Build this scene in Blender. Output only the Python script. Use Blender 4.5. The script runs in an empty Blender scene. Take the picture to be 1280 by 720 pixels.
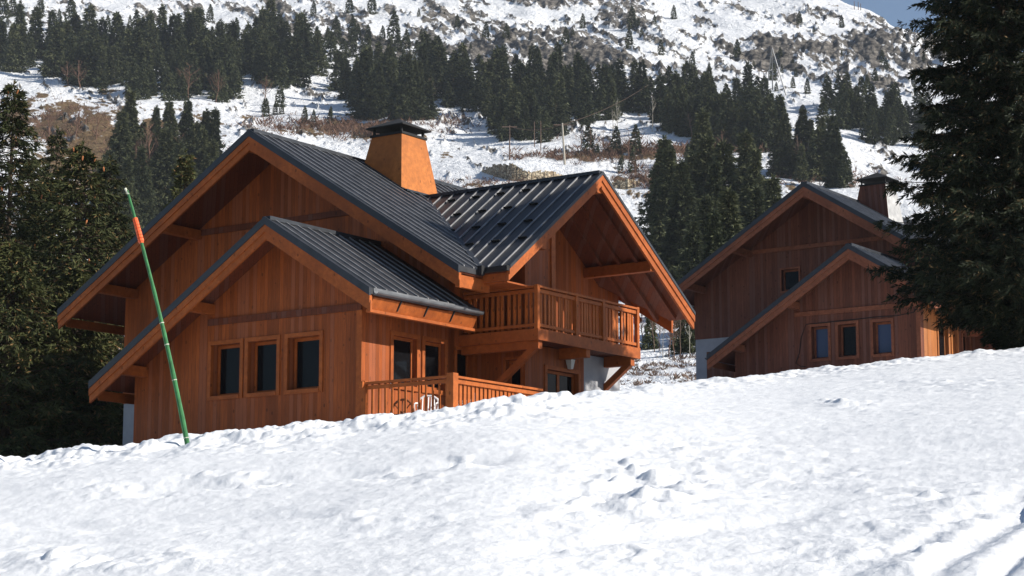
import bpy, math, random
import numpy as np
from mathutils import Vector
R_ = math.radians
random.seed(7)
scene = bpy.context.scene
col = scene.collection

# ------------------------------------------------------------------ camera
F = 2560.0
TH = math.atan(402 / F)
CT, ST = math.cos(TH), math.sin(TH)
cam_d = bpy.data.cameras.new('camera'); cam = bpy.data.objects.new('camera', cam_d); col.objects.link(cam)
cam_d.sensor_width = 36; cam_d.lens = 72; cam_d.clip_start = .5; cam_d.clip_end = 6000
cam.location = (0, 0, 0); cam.rotation_euler = (math.pi / 2 + TH, 0, 0)
scene.camera = cam

def ray(px, py):
    u = (px - 640) / F; v = (360 - py) / F
    return u / (CT - v * ST), (ST + v * CT) / (CT - v * ST)      # x per metre forward, z per metre forward
def tan_of(py):
    v = (360 - py) / F
    return (ST + v * CT) / (CT - v * ST)

# ------------------------------------------------------------------ noise
class Noise:
    def __init__(s, seed):
        r = np.random.RandomState(seed); s.p = r.permutation(4096); s.g = r.rand(4096) * 2 * np.pi
        s.gx, s.gy = np.cos(s.g), np.sin(s.g)
    def n(s, x, y):
        xi = np.floor(x).astype(np.int64); yi = np.floor(y).astype(np.int64); xf = x - xi; yf = y - yi
        def h(i, j):
            k = s.p[(s.p[i & 4095] + j) & 4095]; return s.gx[k], s.gy[k]
        u = xf * xf * xf * (xf * (xf * 6 - 15) + 10); w = yf * yf * yf * (yf * (yf * 6 - 15) + 10)
        a, b = h(xi, yi); n00 = a * xf + b * yf
        a, b = h(xi + 1, yi); n10 = a * (xf - 1) + b * yf
        a, b = h(xi, yi + 1); n01 = a * xf + b * (yf - 1)
        a, b = h(xi + 1, yi + 1); n11 = a * (xf - 1) + b * (yf - 1)
        return ((n00 * (1 - u) + n10 * u) * (1 - w) + (n01 * (1 - u) + n11 * u) * w) * 1.5
    def fbm(s, x, y, o=4, g=.5):
        t = 0; a = 1; m = 0
        for i in range(o):
            t = t + a * s.n(x * 2 ** i + i * 17.3, y * 2 ** i + i * 9.1); m += a; a *= g
        return t / m * 1.3
    def ridge(s, x, y, o=4):
        t = 0; a = 1; m = 0
        for i in range(o):
            t = t + a * (1 - np.abs(s.n(x * 2 ** i + i * 5.3, y * 2 ** i + i * 7.7)) * 2); m += a; a *= .5
        return t / m
N1, N2, N3, N4 = Noise(1), Noise(2), Noise(3), Noise(4)
def sstep(a, b, x):
    t = np.clip((x - a) / (b - a), 0, 1); return t * t * (3 - 2 * t)

# ------------------------------------------------------------------ terrain heights
_ey = np.array([150, 300, 430, 480, 650, 800, 1000, 1600.])
_et = np.array([.128, .175, .218, .238, .279, .304, .335, .42])
def base_e(u, Y):
    """tangent of the elevation of the bare ground seen at sideways slope u = x/Y, distance Y"""
    ec = .0995 + .11 * u
    yc = 31 + 14 * sstep(-.03, .16, u)
    near = ec + 1.6 / yc - 1.6 / np.maximum(Y, .5)
    dl = np.interp(Y, [20, 40, 60, 90, 105, 118, 135, 160], [0, -.004, -.0125, -.012, -.006, .000, .009, .026])
    beyond = ec + np.minimum(dl - np.interp(yc, [20, 40, 60], [0, -.004, -.0125]), 1) * sstep(0, 6, Y - yc) \
        - .0015 * sstep(0, 5, Y - yc)
    e = np.where(Y < yc, near, beyond)
    far = np.interp(Y, _ey, _et)
    w = sstep(130, 230, Y)
    return e * (1 - w) + far * w
def sky_e(u):
    px = u * F * .97 + 640
    y = np.interp(px, [-600, 200, 700, 1010, 1090, 1130, 1180, 1300, 1600], [-420, -300, -120, -6, 13, 27, 44, 76, 130])
    return tan_of(y)
def far_height(u, Y):
    e = base_e(u, Y); es = sky_e(u)
    Yr = np.interp(es, _et, _ey)
    z = np.where((Y > Yr) & (Y > 300), es * Yr - .25 * (Y - Yr), e * Y)
    return z

# places where rock, scrub or bare earth lies on the mountain (as photo positions: x, y, rx, ry, weight)
ROCK = [(690, 62, 95, 32, .9), (600, 60, 40, 22, .7), (560, 30, 50, 20, .35), (790, 28, 38, 16, .75), (740, 78, 60, 22, .55), (1085, 66, 50, 26, 1.0),
        (1020, 55, 38, 15, .8), (960, 72, 50, 16, .7), (1010, 92, 60, 16, .5), (930, 45, 40, 12, .25), (1110, 108, 50, 14, .45), (880, 62, 50, 20, .45),
        (340, 12, 45, 14, .75), (420, 22, 60, 14, .6), (450, 52, 60, 16, .6), (370, 45, 60, 16, .45), (545, 12, 30, 12, .6), (700, 2, 90, 7, .8), (520, 55, 30, 16, .5), (1010, 18, 30, 12, .5), (1095, 22, 50, 8, .45),
        (20, 8, 60, 12, .4), (250, 30, 60, 12, .25), (850, 95, 60, 14, .5), (150, 15, 90, 12, .3), (1180, 60, 60, 30, .5), (560, 152, 30, 14, .6), (900, 10, 60, 10, .35), (350, 95, 60, 20, .2), (480, 80, 80, 20, .4)]
EARTH = [(50, 150, 70, 34, .8), (100, 210, 70, 60, .9), (400, 158, 80, 10, .9), (470, 165, 60, 12, .9), (350, 185, 60, 8, .5), (865, 188, 90, 9, .9), (770, 190, 60, 16, .6), (820, 225, 60, 22, .6), (180, 180, 110, 60, .8),
         (640, 175, 30, 8, .35), (900, 240, 90, 20, .6), (1040, 225, 70, 16, .5), (700, 195, 60, 7, .5), (560, 190, 12, 10, .6), (600, 232, 60, 7, .5), (830, 470, 60, 22, .12), (835, 452, 50, 8, .25), (790, 300, 70, 70, .5), (230, 250, 90, 60, .55), (530, 130, 120, 26, .4), (850, 150, 120, 20, .3), (200, 100, 120, 20, .35)]
def region(lst, px, py):
    t = 0
    for x, y, rx, ry, w in lst:
        t = t + w * np.exp(-((px - x) / rx) ** 2 - ((py - y) / ry) ** 2)
    return t
def mountain_mask(u, Y, z):
    e = z / Y
    v = (e * CT - ST) / (CT + e * ST); px = 640 + F * u * (CT - v * ST); py = 360 - F * v
    x = u * Y
    # strata dip to the right: coordinates along and across them
    s = px * .91 + py * .41; t = -px * .41 + py * .91
    sc = 1.0
    wx = N4.n(px / 30, py / 20) * 9; wy = N4.n(px / 25 + 7, py / 16) * 5
    streak = N1.fbm((s + wx) / 62, (t + wy) / 13, 5, .56) + .30 * N2.fbm((s + wy) / 17, (t + wx * .4) / 5, 3)
    fine = N3.fbm(s / 7, t / 3.2, 4, .65)
    reg = region(ROCK, px, py)
    up = sstep(150, 90, py)
    rock = streak * 1.0 + fine * .52 + reg * .80 - .43 + .08 * up
    earth = N2.fbm(px / 34 + 5, py / 10, 4, .6) * .8 + fine * .45 + region(EARTH, px, py) * .8 - .52
    return rock, earth, px, py
def height(u, Y, detail=True):
    z = far_height(u, Y); x = u * Y
    g = sstep(150, 320, Y)
    z = z + g * (N1.fbm(x / 120, Y / 120, 3) * 5 + N3.fbm(x / 34, Y / 60, 3) * 3.0)
    g2 = sstep(95, 130, Y) * (1 - g)
    z = z + g2 * N4.fbm(x / 9, Y / 9, 3) * .35
    return z

def at_ground(px, py, lo=90):
    """the point of the far ground that the photograph shows at a pixel"""
    u, e = ray(px, py)
    Y = np.geomspace(lo, 1500, 1400)
    zz = height(np.full_like(Y, u), Y) / Y
    k = np.argmax(zz >= e)
    if zz[k] < e: k = len(Y) - 1
    return u * Y[k], Y[k], zz[k] * Y[k]

# ------------------------------------------------------------------ foreground snow
LUMP = [(800, 600, 90, 30, 1.0), (745, 640, 60, 20, .8), (830, 625, 50, 22, .9), (990, 600, 40, 14, .35), (1050, 595, 50, 12, .5), (1150, 620, 50, 14, .5), (860, 560, 120, 12, .35), (1050, 505, 40, 5, .8),
        (580, 578, 26, 7, 1.3), (500, 592, 60, 8, .7), (310, 598, 60, 8, 1.0), (150, 612, 90, 8, .8), (90, 700, 90, 16, .9), (230, 705, 60, 12, .6), (480, 650, 120, 10, .3), (760, 690, 80, 14, .6), (1100, 690, 120, 30, .5), (1230, 640, 80, 25, .5), (1180, 480, 90, 8, .4), (350, 560, 120, 8, .4), (680, 520, 90, 10, .4)]
def snow_detail(u, Y, z0):
    x = u * Y
    e = z0 / Y; v = (e * CT - ST) / (CT + e * ST); px = 640 + F * u * (CT - v * ST); py = 360 - F * v
    yc = 31 + 14 * sstep(-.03, .16, u)
    # long soft swell and groomed/ski streaks that climb to the right
    c, s = math.cos(R_(23)), math.sin(R_(23)); al = x * c + Y * s; ac = -x * s + Y * c
    d = N1.fbm(x / 5, Y / 7, 3) * .06 + N2.fbm(al / 4.2, ac / .5, 4, .6) * .014
    lump = region(LUMP, px, py)
    b1 = .6 * N3.fbm(x / .85, Y / 1.0, 3, .5) + .5 * N2.fbm(x / .42, Y / .6, 2); b2 = N4.fbm(x / .16, Y / .26, 3, .7)
    d = d + (.014 + .078 * np.clip(lump, 0, 1.3)) * np.clip(b1 + .12, -.25, .8) + .008 * b2 * (1 + 1.0 * lump)
    # scattered clods
    cl = np.clip(N2.n(x / .33 + 40, Y / .42) - .42, 0, 1) * (.35 + 1.1 * np.clip(lump, 0, 1))
    d = d + cl * (.07 + .10 * np.clip(lump, 0, 1))
    # crusted bank along the crest
    cr = np.exp(-((Y - yc + 1.2) / 2.6) ** 2)
    d = d + cr * (np.clip(N1.fbm(x / .75 + 9, Y / 1.1, 4, .6) + .05, -.1, 1) * (.20 - .08 * sstep(-.02, .1, u)) + .03)
    # trodden furrow beside the upper lump row, two ski grooves at the right
    for (ax, ay, bx, by, w, dep) in ((150, 612, 640, 572, .28, .07), (1150, 724, 1290, 632, .6, .06), (1225, 740, 1330, 640, .5, .05), (1020, 740, 1290, 612, .5, .035), (0, 655, 420, 640, .3, .03), (640, 690, 1040, 640, .25, .03), (250, 690, 900, 600, .4, .03)):
        tt = (px - ax) / (bx - ax); ln = ay + (by - ay) * tt + 5 * N3.n(px / 90, px * 0 + ay)
        dy = (py - ln)
        ww = w * F / np.maximum(Y, 5) * .13 + 1.5
        d = d - dep * np.exp(-(dy / ww) ** 2) * sstep(-.05, .08, tt) * sstep(1.05, .92, tt)
    return d * np.clip((Y - 3) / 6, 0, 1) * (1 - .75 * sstep(50, 75, Y))

# ------------------------------------------------------------------ materials
def mat(name):
    m = bpy.data.materials.new(name); m.use_nodes = True
    nt = m.node_tree; b = nt.nodes['Principled BSDF']
    return m, nt, b
def N(nt, t, **k):
    n = nt.nodes.new(t)
    for a, v in k.items():
        if a in n.inputs: n.inputs[a].default_value = v
        else: setattr(n, a, v)
    return n
def ramp(nt, fac, stops):
    r = nt.nodes.new('ShaderNodeValToRGB'); e = r.color_ramp.elements
    while len(e) < len(stops): e.new(.5)
    for i, (p, c) in enumerate(stops):
        e[i].position = p; e[i].color = (*c, 1) if len(c) == 3 else c
    nt.links.new(fac, r.inputs[0]); return r.outputs[0]
def mixc(nt, fac, a, b, mode='MIX'):
    m = nt.nodes.new('ShaderNodeMix'); m.data_type = 'RGBA'; m.blend_type = mode
    for s, i in ((fac, 0), (a, 6), (b, 7)):
        if hasattr(s, 'is_linked'): nt.links.new(s, m.inputs[i])
        elif isinstance(s, (int, float)): m.inputs[i].default_value = s
        else: m.inputs[i].default_value = (*s, 1)
    return m.outputs[2]
def mth(nt, op, a, b=0.0, c=None, clamp=False):
    m = nt.nodes.new('ShaderNodeMath'); m.operation = op; m.use_clamp = clamp
    for i, s in enumerate((a, b, c)):
        if s is None: continue
        if hasattr(s, 'is_linked'): nt.links.new(s, m.inputs[i])
        else: m.inputs[i].default_value = s
    return m.outputs[0]
def coords(nt, scale=(1, 1, 1), rot=(0, 0, 0)):
    tc = nt.nodes.new('ShaderNodeTexCoord'); mp = nt.nodes.new('ShaderNodeMapping')
    mp.inputs['Scale'].default_value = scale; mp.inputs['Rotation'].default_value = rot
    nt.links.new(tc.outputs['Object'], mp.inputs['Vector']); return mp.outputs[0]
def noise(nt, vec, sc, det=4, rough=.55):
    n = nt.nodes.new('ShaderNodeTexNoise'); n.inputs['Scale'].default_value = sc; n.inputs['Detail'].default_value = det; n.inputs['Roughness'].default_value = rough
    nt.links.new(vec, n.inputs['Vector']); return n.outputs[0]
def bump(nt, b, h, st=.3, dist=.02):
    n = nt.nodes.new('ShaderNodeBump'); n.inputs['Strength'].default_value = st; n.inputs['Distance'].default_value = dist
    nt.links.new(h, n.inputs['Height']); nt.links.new(n.outputs[0], b.inputs['Normal'])

def wood_mat(name, c, planks=True, pw=.125, var=.5):
    """boards: vertical planks for walls (planks=True), otherwise plain sawn timber with grain"""
    m, nt, b = mat(name)
    tc = nt.nodes.new('ShaderNodeTexCoord'); sp = nt.nodes.new('ShaderNodeSeparateXYZ'); nt.links.new(tc.outputs['Object'], sp.inputs[0])
    hcoord = mth(nt, 'ADD', sp.outputs[0], sp.outputs[1])
    g1 = noise(nt, coords(nt, (9, 9, 1.1) if planks else (3.3, 3.3, 3.3)), 2.2, 6, .65)
    big = noise(nt, coords(nt, (1, 1, .6)), .9, 3)
    knots = nt.nodes.new('ShaderNodeTexVoronoi'); knots.inputs['Scale'].default_value = 3.4; knots.feature = 'F1'
    nt.links.new(coords(nt, (1.25, 1.25, .8)), knots.inputs['Vector'])
    kn = mth(nt, 'LESS_THAN', knots.outputs['Distance'], .125)
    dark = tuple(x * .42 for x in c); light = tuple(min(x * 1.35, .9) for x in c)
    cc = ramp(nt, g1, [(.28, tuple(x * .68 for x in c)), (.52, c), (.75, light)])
    cc = mixc(nt, mth(nt, 'MULTIPLY', ramp(nt, big, [(.35, (0, 0, 0)), (.65, (1, 1, 1))]), .55), cc, tuple(c[i] * (.55, .5, .5)[i] for i in range(3)))
    cc = mixc(nt, mth(nt, 'MULTIPLY', kn, .85), cc, dark)
    h = g1
    if planks:
        q = mth(nt, 'DIVIDE', hcoord, pw); fl = mth(nt, 'FLOOR', q); fr = mth(nt, 'SUBTRACT', q, fl)
        wn = nt.nodes.new('ShaderNodeTexWhiteNoise'); wn.noise_dimensions = '1D'; nt.links.new(fl, wn.inputs['W'])
        k = mth(nt, 'MULTIPLY_ADD', wn.outputs[0], var, 1 - var * .6)
        vm = nt.nodes.new('ShaderNodeVectorMath'); vm.operation = 'SCALE'; nt.links.new(cc, vm.inputs[0]); nt.links.new(k, vm.inputs[3])
        old = mth(nt, 'MULTIPLY', mth(nt, 'GREATER_THAN', wn.outputs[0], .72), .5)
        grey = mixc(nt, old, vm.outputs[0], tuple((x * .55 + .035) for x in c))
        edge = mth(nt, 'MINIMUM', fr, mth(nt, 'SUBTRACT', 1.0, fr))
        gap = mth(nt, 'LESS_THAN', edge, .055)
        cc = mixc(nt, mth(nt, 'MULTIPLY', gap, .65), grey, dark)
        h = mth(nt, 'ADD', mth(nt, 'MULTIPLY', g1, .25), mth(nt, 'MULTIPLY', mth(nt, 'MINIMUM', edge, .08), 10.0))
    nt.links.new(cc, b.inputs['Base Color']); b.inputs['Roughness'].default_value = .62; b.inputs['Specular IOR Level'].default_value = .25
    bump(nt, b, h, .35, .012)
    return m
W_WALL = wood_mat('larch_boards', (.35, .084, .017))
W_TRIM = wood_mat('stained_timber', (.37, .094, .019), False)
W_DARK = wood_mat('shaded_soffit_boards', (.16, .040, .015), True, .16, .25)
W_RAIL = wood_mat('railing_timber', (.40, .105, .020), False)
W2_WALL = wood_mat('weathered_boards', (.18, .062, .035))
W2_SUNLIT = wood_mat('sunlit_side_boards', (.42, .150, .040))  # lit copy of the second chalet's boards, sunshine put into a brighter colour
W2_TRIM = wood_mat('weathered_timber', (.25, .086, .043), False)
W_CHIM = wood_mat('chimney_cladding', (.46, .150, .032), False)

def metal_mat(name, c, rough=.42, met=.55, streak=True):
    m, nt, b = mat(name)
    n = noise(nt, coords(nt, (1.2, 1.2, 1.2)), 2.5, 5)
    cc = ramp(nt, n, [(.3, tuple(x * .72 for x in c)), (.7, tuple(x * 1.25 for x in c))])
    nt.links.new(cc, b.inputs['Base Color']); b.inputs['Metallic'].default_value = met
    nt.links.new(mth(nt, 'MULTIPLY_ADD', n, .3, rough - .15), b.inputs['Roughness'])
    n2 = noise(nt, coords(nt), 1.3, 2); bump(nt, b, n2, .15, .02)
    return m
M_ROOF = metal_mat('dark_standing_seam_metal', (.040, .041, .046), .5, .35)
M_SEAM = metal_mat('seam_metal', (.24, .24, .25), .5, .2)
M_EDGE = metal_mat('roof_edge_flashing', (.030, .034, .042), .5, .3)
M_GUT = metal_mat('grey_gutter_metal', (.17, .175, .185), .45, .4)
M_CAP = metal_mat('dark_cap_metal', (.009, .009, .010), .85, .0)
M_GREY = metal_mat('pale_sheet_metal', (.42, .41, .40), .5, .2)

def plain(name, c, rough=.7, var=.25, sc=6, spec=.3, bm=.15):
    m, nt, b = mat(name); n = noise(nt, coords(nt), sc, 5)
    cc = ramp(nt, n, [(.3, tuple(x * (1 - var) for x in c)), (.7, tuple(min(1, x * (1 + var)) for x in c))])
    nt.links.new(cc, b.inputs['Base Color']); b.inputs['Roughness'].default_value = rough; b.inputs['Specular IOR Level'].default_value = spec
    if bm: bump(nt, b, n, bm, .02)
    return m
M_RENDER = plain('pale_masonry_render', (.33, .33, .345), .85, .10, 3)
M_POLE = plain('green_paint', (.03, .15, .045), .45, .35, 9, .4)
M_ORANGE = plain('orange_tape', (.75, .12, .035), .5, .2, 30)
M_PALE = plain('bare_scuffed_wood', (.55, .55, .45), .7, .2, 30)
M_WHITE = plain('white_plastic', (.8, .8, .8), .4, .05, 5, .5, 0)
M_WHEEL = plain('brown_cane', (.20, .075, .03), .6, .3, 20)
M_BLACK = plain('black_iron', (.01, .01, .011), .5, .2, 9)
M_STONE = None
def glass_mat(name, tint, sp=.25):
    m, nt, b = mat(name)
    b.inputs['Base Color'].default_value = (*tint, 1); b.inputs['Roughness'].default_value = .06; b.inputs['Specular IOR Level'].default_value = sp
    n = noise(nt, coords(nt), 1.2, 2); bump(nt, b, n, .04, .05)
    return m
M_GLASS = glass_mat('dark_window_glass', (.006, .006, .007), .10)
M_GLASS2 = glass_mat('blue_reflection_glass', (.045, .065, .13))  # blue reflection painted into the pane colour
M_CURT = plain('pale_lamp_glass', (.5, .5, .45), .3, .1, 5, .5, 0)

def bark_mat(name, c):
    return plain(name, c, .9, .4, 14, .1)
M_BARK = bark_mat('spruce_bark', (.07, .05, .035))
M_BIRCH = bark_mat('pale_birch_bark', (.42, .38, .32))
M_TWIG = bark_mat('bare_grey_twigs', (.16, .11, .085))
M_TWIGR = bark_mat('reddish_bare_twigs', (.17, .10, .072))
M_CONE = bark_mat('spruce_cone', (.34, .13, .055))
def leaf_mat(name, a, b_, sc=2.0, dry=None):
    m, nt, b = mat(name)
    oi = nt.nodes.new('ShaderNodeObjectInfo')
    ge = nt.nodes.new('ShaderNodeNewGeometry')
    n = noise(nt, coords(nt), sc, 3)
    f = mth(nt, 'ADD', mth(nt, 'MULTIPLY', n, .6), mth(nt, 'MULTIPLY', ge.outputs['Random Per Island'], .4))
    cc = ramp(nt, f, [(.25, a), (.75, b_)])
    if dry: cc = mixc(nt, mth(nt, 'GREATER_THAN', ge.outputs['Random Per Island'], .93), cc, dry)
    hs = nt.nodes.new('ShaderNodeHueSaturation'); nt.links.new(cc, hs.inputs['Color'])
    nt.links.new(mth(nt, 'MULTIPLY_ADD', oi.outputs['Random'], .7, .65), hs.inputs['Value'])
    nt.links.new(mth(nt, 'MULTIPLY_ADD', oi.outputs['Random'], -.03, .515), hs.inputs['Hue'])
    nt.links.new(hs.outputs[0], b.inputs['Base Color']); b.inputs['Roughness'].default_value = .7; b.inputs['Specular IOR Level'].default_value = .15
    return m
L_BIG = leaf_mat('dark_spruce_needles', (.006, .010, .006), (.026, .034, .015), 1.2, (.10, .07, .03))
L_NEAR = leaf_mat('olive_spruce_needles', (.020, .028, .010), (.078, .082, .028), 1.2, (.16, .10, .04))
L_FAR = leaf_mat('distant_spruce_needles', (.018, .026, .014), (.10, .108, .05), .25)

# snow
m, nt, b = mat('snow'); M_SNOW = m
n1 = noise(nt, coords(nt), 60, 3, .7); n2 = noise(nt, coords(nt), 11, 6, .68); n3 = noise(nt, coords(nt, (.5, .9, .5), (0, 0, R_(-23))), 1.1, 5, .6)
cc = ramp(nt, n3, [(.3, (.79, .80, .815)), (.65, (.83, .838, .85))])
cc = mixc(nt, mth(nt, 'MULTIPLY', ramp(nt, noise(nt, coords(nt), 38, 3, .8), [(.42, (1, 1, 1)), (.56, (0, 0, 0))]), .16), cc, (.60, .62, .66))
nt.links.new(cc, b.inputs['Base Color']); b.inputs['Roughness'].default_value = .6; b.inputs['Specular IOR Level'].default_value = .25
bump(nt, b, mth(nt, 'ADD', mth(nt, 'MULTIPLY', n1, .7), n2), .32, .03)

# mountain: snow, rock, earth and dry grass by vertex masks and fine noise
m, nt, b = mat('snowy_mountain_ground'); M_MNT = m
at_r = nt.nodes.new('ShaderNodeAttribute'); at_r.attribute_name = 'rock'
at_e = nt.nodes.new('ShaderNodeAttribute'); at_e.attribute_name = 'earth'
fn = noise(nt, coords(nt), .42, 6, .75); fn2 = noise(nt, coords(nt, (.3, .1, .5)), 1.2, 6, .7)
rk = mth(nt, 'MULTIPLY', mth(nt, 'ADD', at_r.outputs['Fac'], mth(nt, 'MULTIPLY_ADD', fn, .8, -.42)), 9.0, clamp=True)
ea = mth(nt, 'MULTIPLY', mth(nt, 'ADD', at_e.outputs['Fac'], mth(nt, 'MULTIPLY_ADD', fn, .7, -.36)), 7.0, clamp=True)
rc = ramp(nt, fn2, [(.34, (.024, .023, .023)), (.48, (.11, .10, .09)), (.64, (.27, .245, .215))])
ec = ramp(nt, fn, [(.3, (.07, .045, .028)), (.5, (.16, .105, .055)), (.72, (.26, .19, .10))])
cc = mixc(nt, ea, (.84, .85, .87), ec); cc = mixc(nt, rk, cc, rc)
nt.links.new(cc, b.inputs['Base Color']); b.inputs['Roughness'].default_value = .8; b.inputs['Specular IOR Level'].default_value = .1
bump(nt, b, fn2, 1.0, 1.6)

m, nt, b = mat('rough_stone_blocks'); M_STONE = m
vo = nt.nodes.new('ShaderNodeTexVoronoi'); vo.inputs['Scale'].default_value = 1.3; nt.links.new(coords(nt, (1, 1, 1.5)), vo.inputs['Vector'])
ve = nt.nodes.new('ShaderNodeTexVoronoi'); ve.feature = 'DISTANCE_TO_EDGE'; ve.inputs['Scale'].default_value = 1.3; nt.links.new(coords(nt, (1, 1, 1.5)), ve.inputs['Vector'])
hs = ramp(nt, mth(nt, 'FRACT', mth(nt, 'MULTIPLY', vo.outputs['Color'], 3.1)), [(0, (.20, .14, .08)), (1, (.50, .42, .30))])
cc = mixc(nt, mth(nt, 'LESS_THAN', ve.outputs['Distance'], .06), hs, (.04, .03, .02))
nt.links.new(cc, b.inputs['Base Color']); b.inputs['Roughness'].default_value = .9; bump(nt, b, ve.outputs['Distance'], .8, .3)

# ------------------------------------------------------------------ mesh helpers
def np_mesh(name, V, Fq, mats, midx=None, smooth=False):
    """V (n,3); Fq list/array of quads or tris (all the same size)"""
    me = bpy.data.meshes.new(name); V = np.asarray(V, dtype=np.float32); Fq = np.asarray(Fq, dtype=np.int32)
    k = Fq.shape[1]; n = len(Fq)
    me.vertices.add(len(V)); me.vertices.foreach_set('co', V.ravel())
    me.loops.add(n * k); me.loops.foreach_set('vertex_index', Fq.ravel())
    me.polygons.add(n); me.polygons.foreach_set('loop_start', np.arange(0, n * k, k, dtype=np.int32)); me.polygons.foreach_set('loop_total', np.full(n, k, dtype=np.int32))
    if midx is not None: me.polygons.foreach_set('material_index', np.asarray(midx, dtype=np.int32))
    if smooth: me.polygons.foreach_set('use_smooth', np.ones(n, dtype=bool))
    for mm in mats: me.materials.append(mm)
    me.update(calc_edges=True); me.validate()
    return me
def link(name, me, parent=None):
    o = bpy.data.objects.new(name, me); col.objects.link(o)
    if parent: o.parent = parent
    return o
def tag(o, label=None, cat=None, group=None, kind=None):
    if label: o['label'] = label
    if cat: o['category'] = cat
    if group: o['group'] = group
    if kind: o['kind'] = kind
    return o
def empty(name, loc, rz=0):
    o = bpy.data.objects.new(name, None); col.objects.link(o); o.location = loc; o.rotation_euler = (0, 0, rz); o.empty_display_size = .3; return o

class MB:
    def __init__(s): s.v = []; s.f = []; s.m = []
    def hexa(s, p, m=0):          # p: 4 bottom ccw, 4 top ccw
        k = len(s.v); s.v += [tuple(q) for q in p]
        s.f += [(k + 3, k + 2, k + 1, k), (k + 4, k + 5, k + 6, k + 7)] + [(k + i, k + (i + 1) % 4, k + 4 + (i + 1) % 4, k + 4 + i) for i in range(4)]; s.m += [m] * 6
        return s
    def box(s, x0, x1, y0, y1, z0, z1, m=0):
        return s.hexa([(x0, y0, z0), (x1, y0, z0), (x1, y1, z0), (x0, y1, z0), (x0, y0, z1), (x1, y0, z1), (x1, y1, z1), (x0, y1, z1)], m)
    def slab(s, poly, zf, t, m=0):   # polygon (a,b) ccw, top at zf, t thick
        k = len(s.v); n = len(poly)
        s.v += [(a, b_, zf(a, b_) - t) for a, b_ in poly] + [(a, b_, zf(a, b_)) for a, b_ in poly]
        s.f += [tuple(range(k + n - 1, k - 1, -1)), tuple(range(k + n, k + 2 * n))] + [(k + i, k + (i + 1) % n, k + n + (i + 1) % n, k + n + i) for i in range(n)]
        s.m += [m] * (n + 2); return s
    def beam(s, p, q, w, h, m=0):    # box from p to q, w wide sideways, h deep
        p = Vector(p); q = Vector(q); d = (q - p).normalized(); up = Vector((0, 0, 1)) if abs(d.z) < .95 else Vector((0, 1, 0))
        sd = d.cross(up).normalized() * (w / 2); u = sd.cross(d).normalized() * (h / 2)
        return s.hexa([p - sd - u, p + sd - u, q + sd - u, q - sd - u, p - sd + u, p + sd + u, q + sd + u, q - sd + u], m)
    def tube(s, pts, rad, n=8, m=0, cap=True):
        pts = [Vector(p) for p in pts]; k0 = len(s.v)
        for i, p in enumerate(pts):
            d = (pts[min(i + 1, len(pts) - 1)] - pts[max(i - 1, 0)]).normalized()
            a = d.cross(Vector((0, 0, 1)) if abs(d.z) < .9 else Vector((1, 0, 0))).normalized(); b_ = d.cross(a)
            r = rad[i] if hasattr(rad, '__len__') else rad
            for j in range(n):
                t = 2 * math.pi * j / n; s.v.append(tuple(p + a * math.cos(t) * r + b_ * math.sin(t) * r))
        for i in range(len(pts) - 1):
            for j in range(n):
                s.f.append((k0 + i * n + j, k0 + i * n + (j + 1) % n, k0 + (i + 1) * n + (j + 1) % n, k0 + (i + 1) * n + j)); s.m.append(m)
        if cap:
            s.f.append(tuple(k0 + j for j in range(n))); s.m.append(m); s.f.append(tuple(k0 + (len(pts) - 1) * n + j for j in reversed(range(n)))); s.m.append(m)
        return s
    def mesh(s, name, mats, bevel=0):
        me = bpy.data.meshes.new(name); me.from_pydata(s.v, [], s.f)
        for mm in mats: me.materials.append(mm)
        for p, mi in zip(me.polygons, s.m): p.material_index = mi
        import bmesh
        bm = bmesh.new(); bm.from_mesh(me); bmesh.ops.recalc_face_normals(bm, faces=bm.faces); bm.to_mesh(me); bm.free()
        return me
    def build(s, name, mats, parent=None, bevel=0):
        if not isinstance(mats, (list, tuple)): mats = [mats]
        o = link(name, s.mesh(name, mats), parent)
        if bevel:
            md = o.modifiers.new('bevel', 'BEVEL'); md.width = bevel; md.segments = 2; md.limit_method = 'ANGLE'
        return o

# ------------------------------------------------------------------ ground meshes
def grid(us, Ys, zf):
    U, Y = np.meshgrid(us, Ys); Z = zf(U, Y)
    V = np.stack([U * Y, Y, Z], -1).reshape(-1, 3); nr, nc = U.shape
    i = np.arange(nr * nc).reshape(nr, nc)
    Fq = np.stack([i[:-1, :-1], i[:-1, 1:], i[1:, 1:], i[1:, :-1]], -1).reshape(-1, 4)
    return U, Y, Z, V, Fq
us = np.concatenate([np.linspace(-1.2, -.29, 60)[:-1], np.linspace(-.29, .29, 820), np.linspace(.29, 1.2, 60)[1:]])
Ys = np.concatenate([np.geomspace(2.5, 9.5, 40)[:-1], 1 / np.linspace(1 / 9.5, 1 / 24, 330)[:-1], np.linspace(24, 52, 330)[:-1], np.linspace(52, 96, 90)])
def zfore(U, Y):
    z = height(U, Y); return z + snow_detail(U, Y, z)
U, Y, Z, V, Fq = grid(us, Ys, zfore)
FORE_U, FORE_Y, FORE_Z = us, Ys, Z
o = link('snow_field', np_mesh('snow_field', V, Fq, [M_SNOW], smooth=True)); tag(o, kind='structure')
def fore_z(x, y):
    return float(zfore(np.array([[x / y]]), np.array([[y]]))[0, 0])

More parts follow.
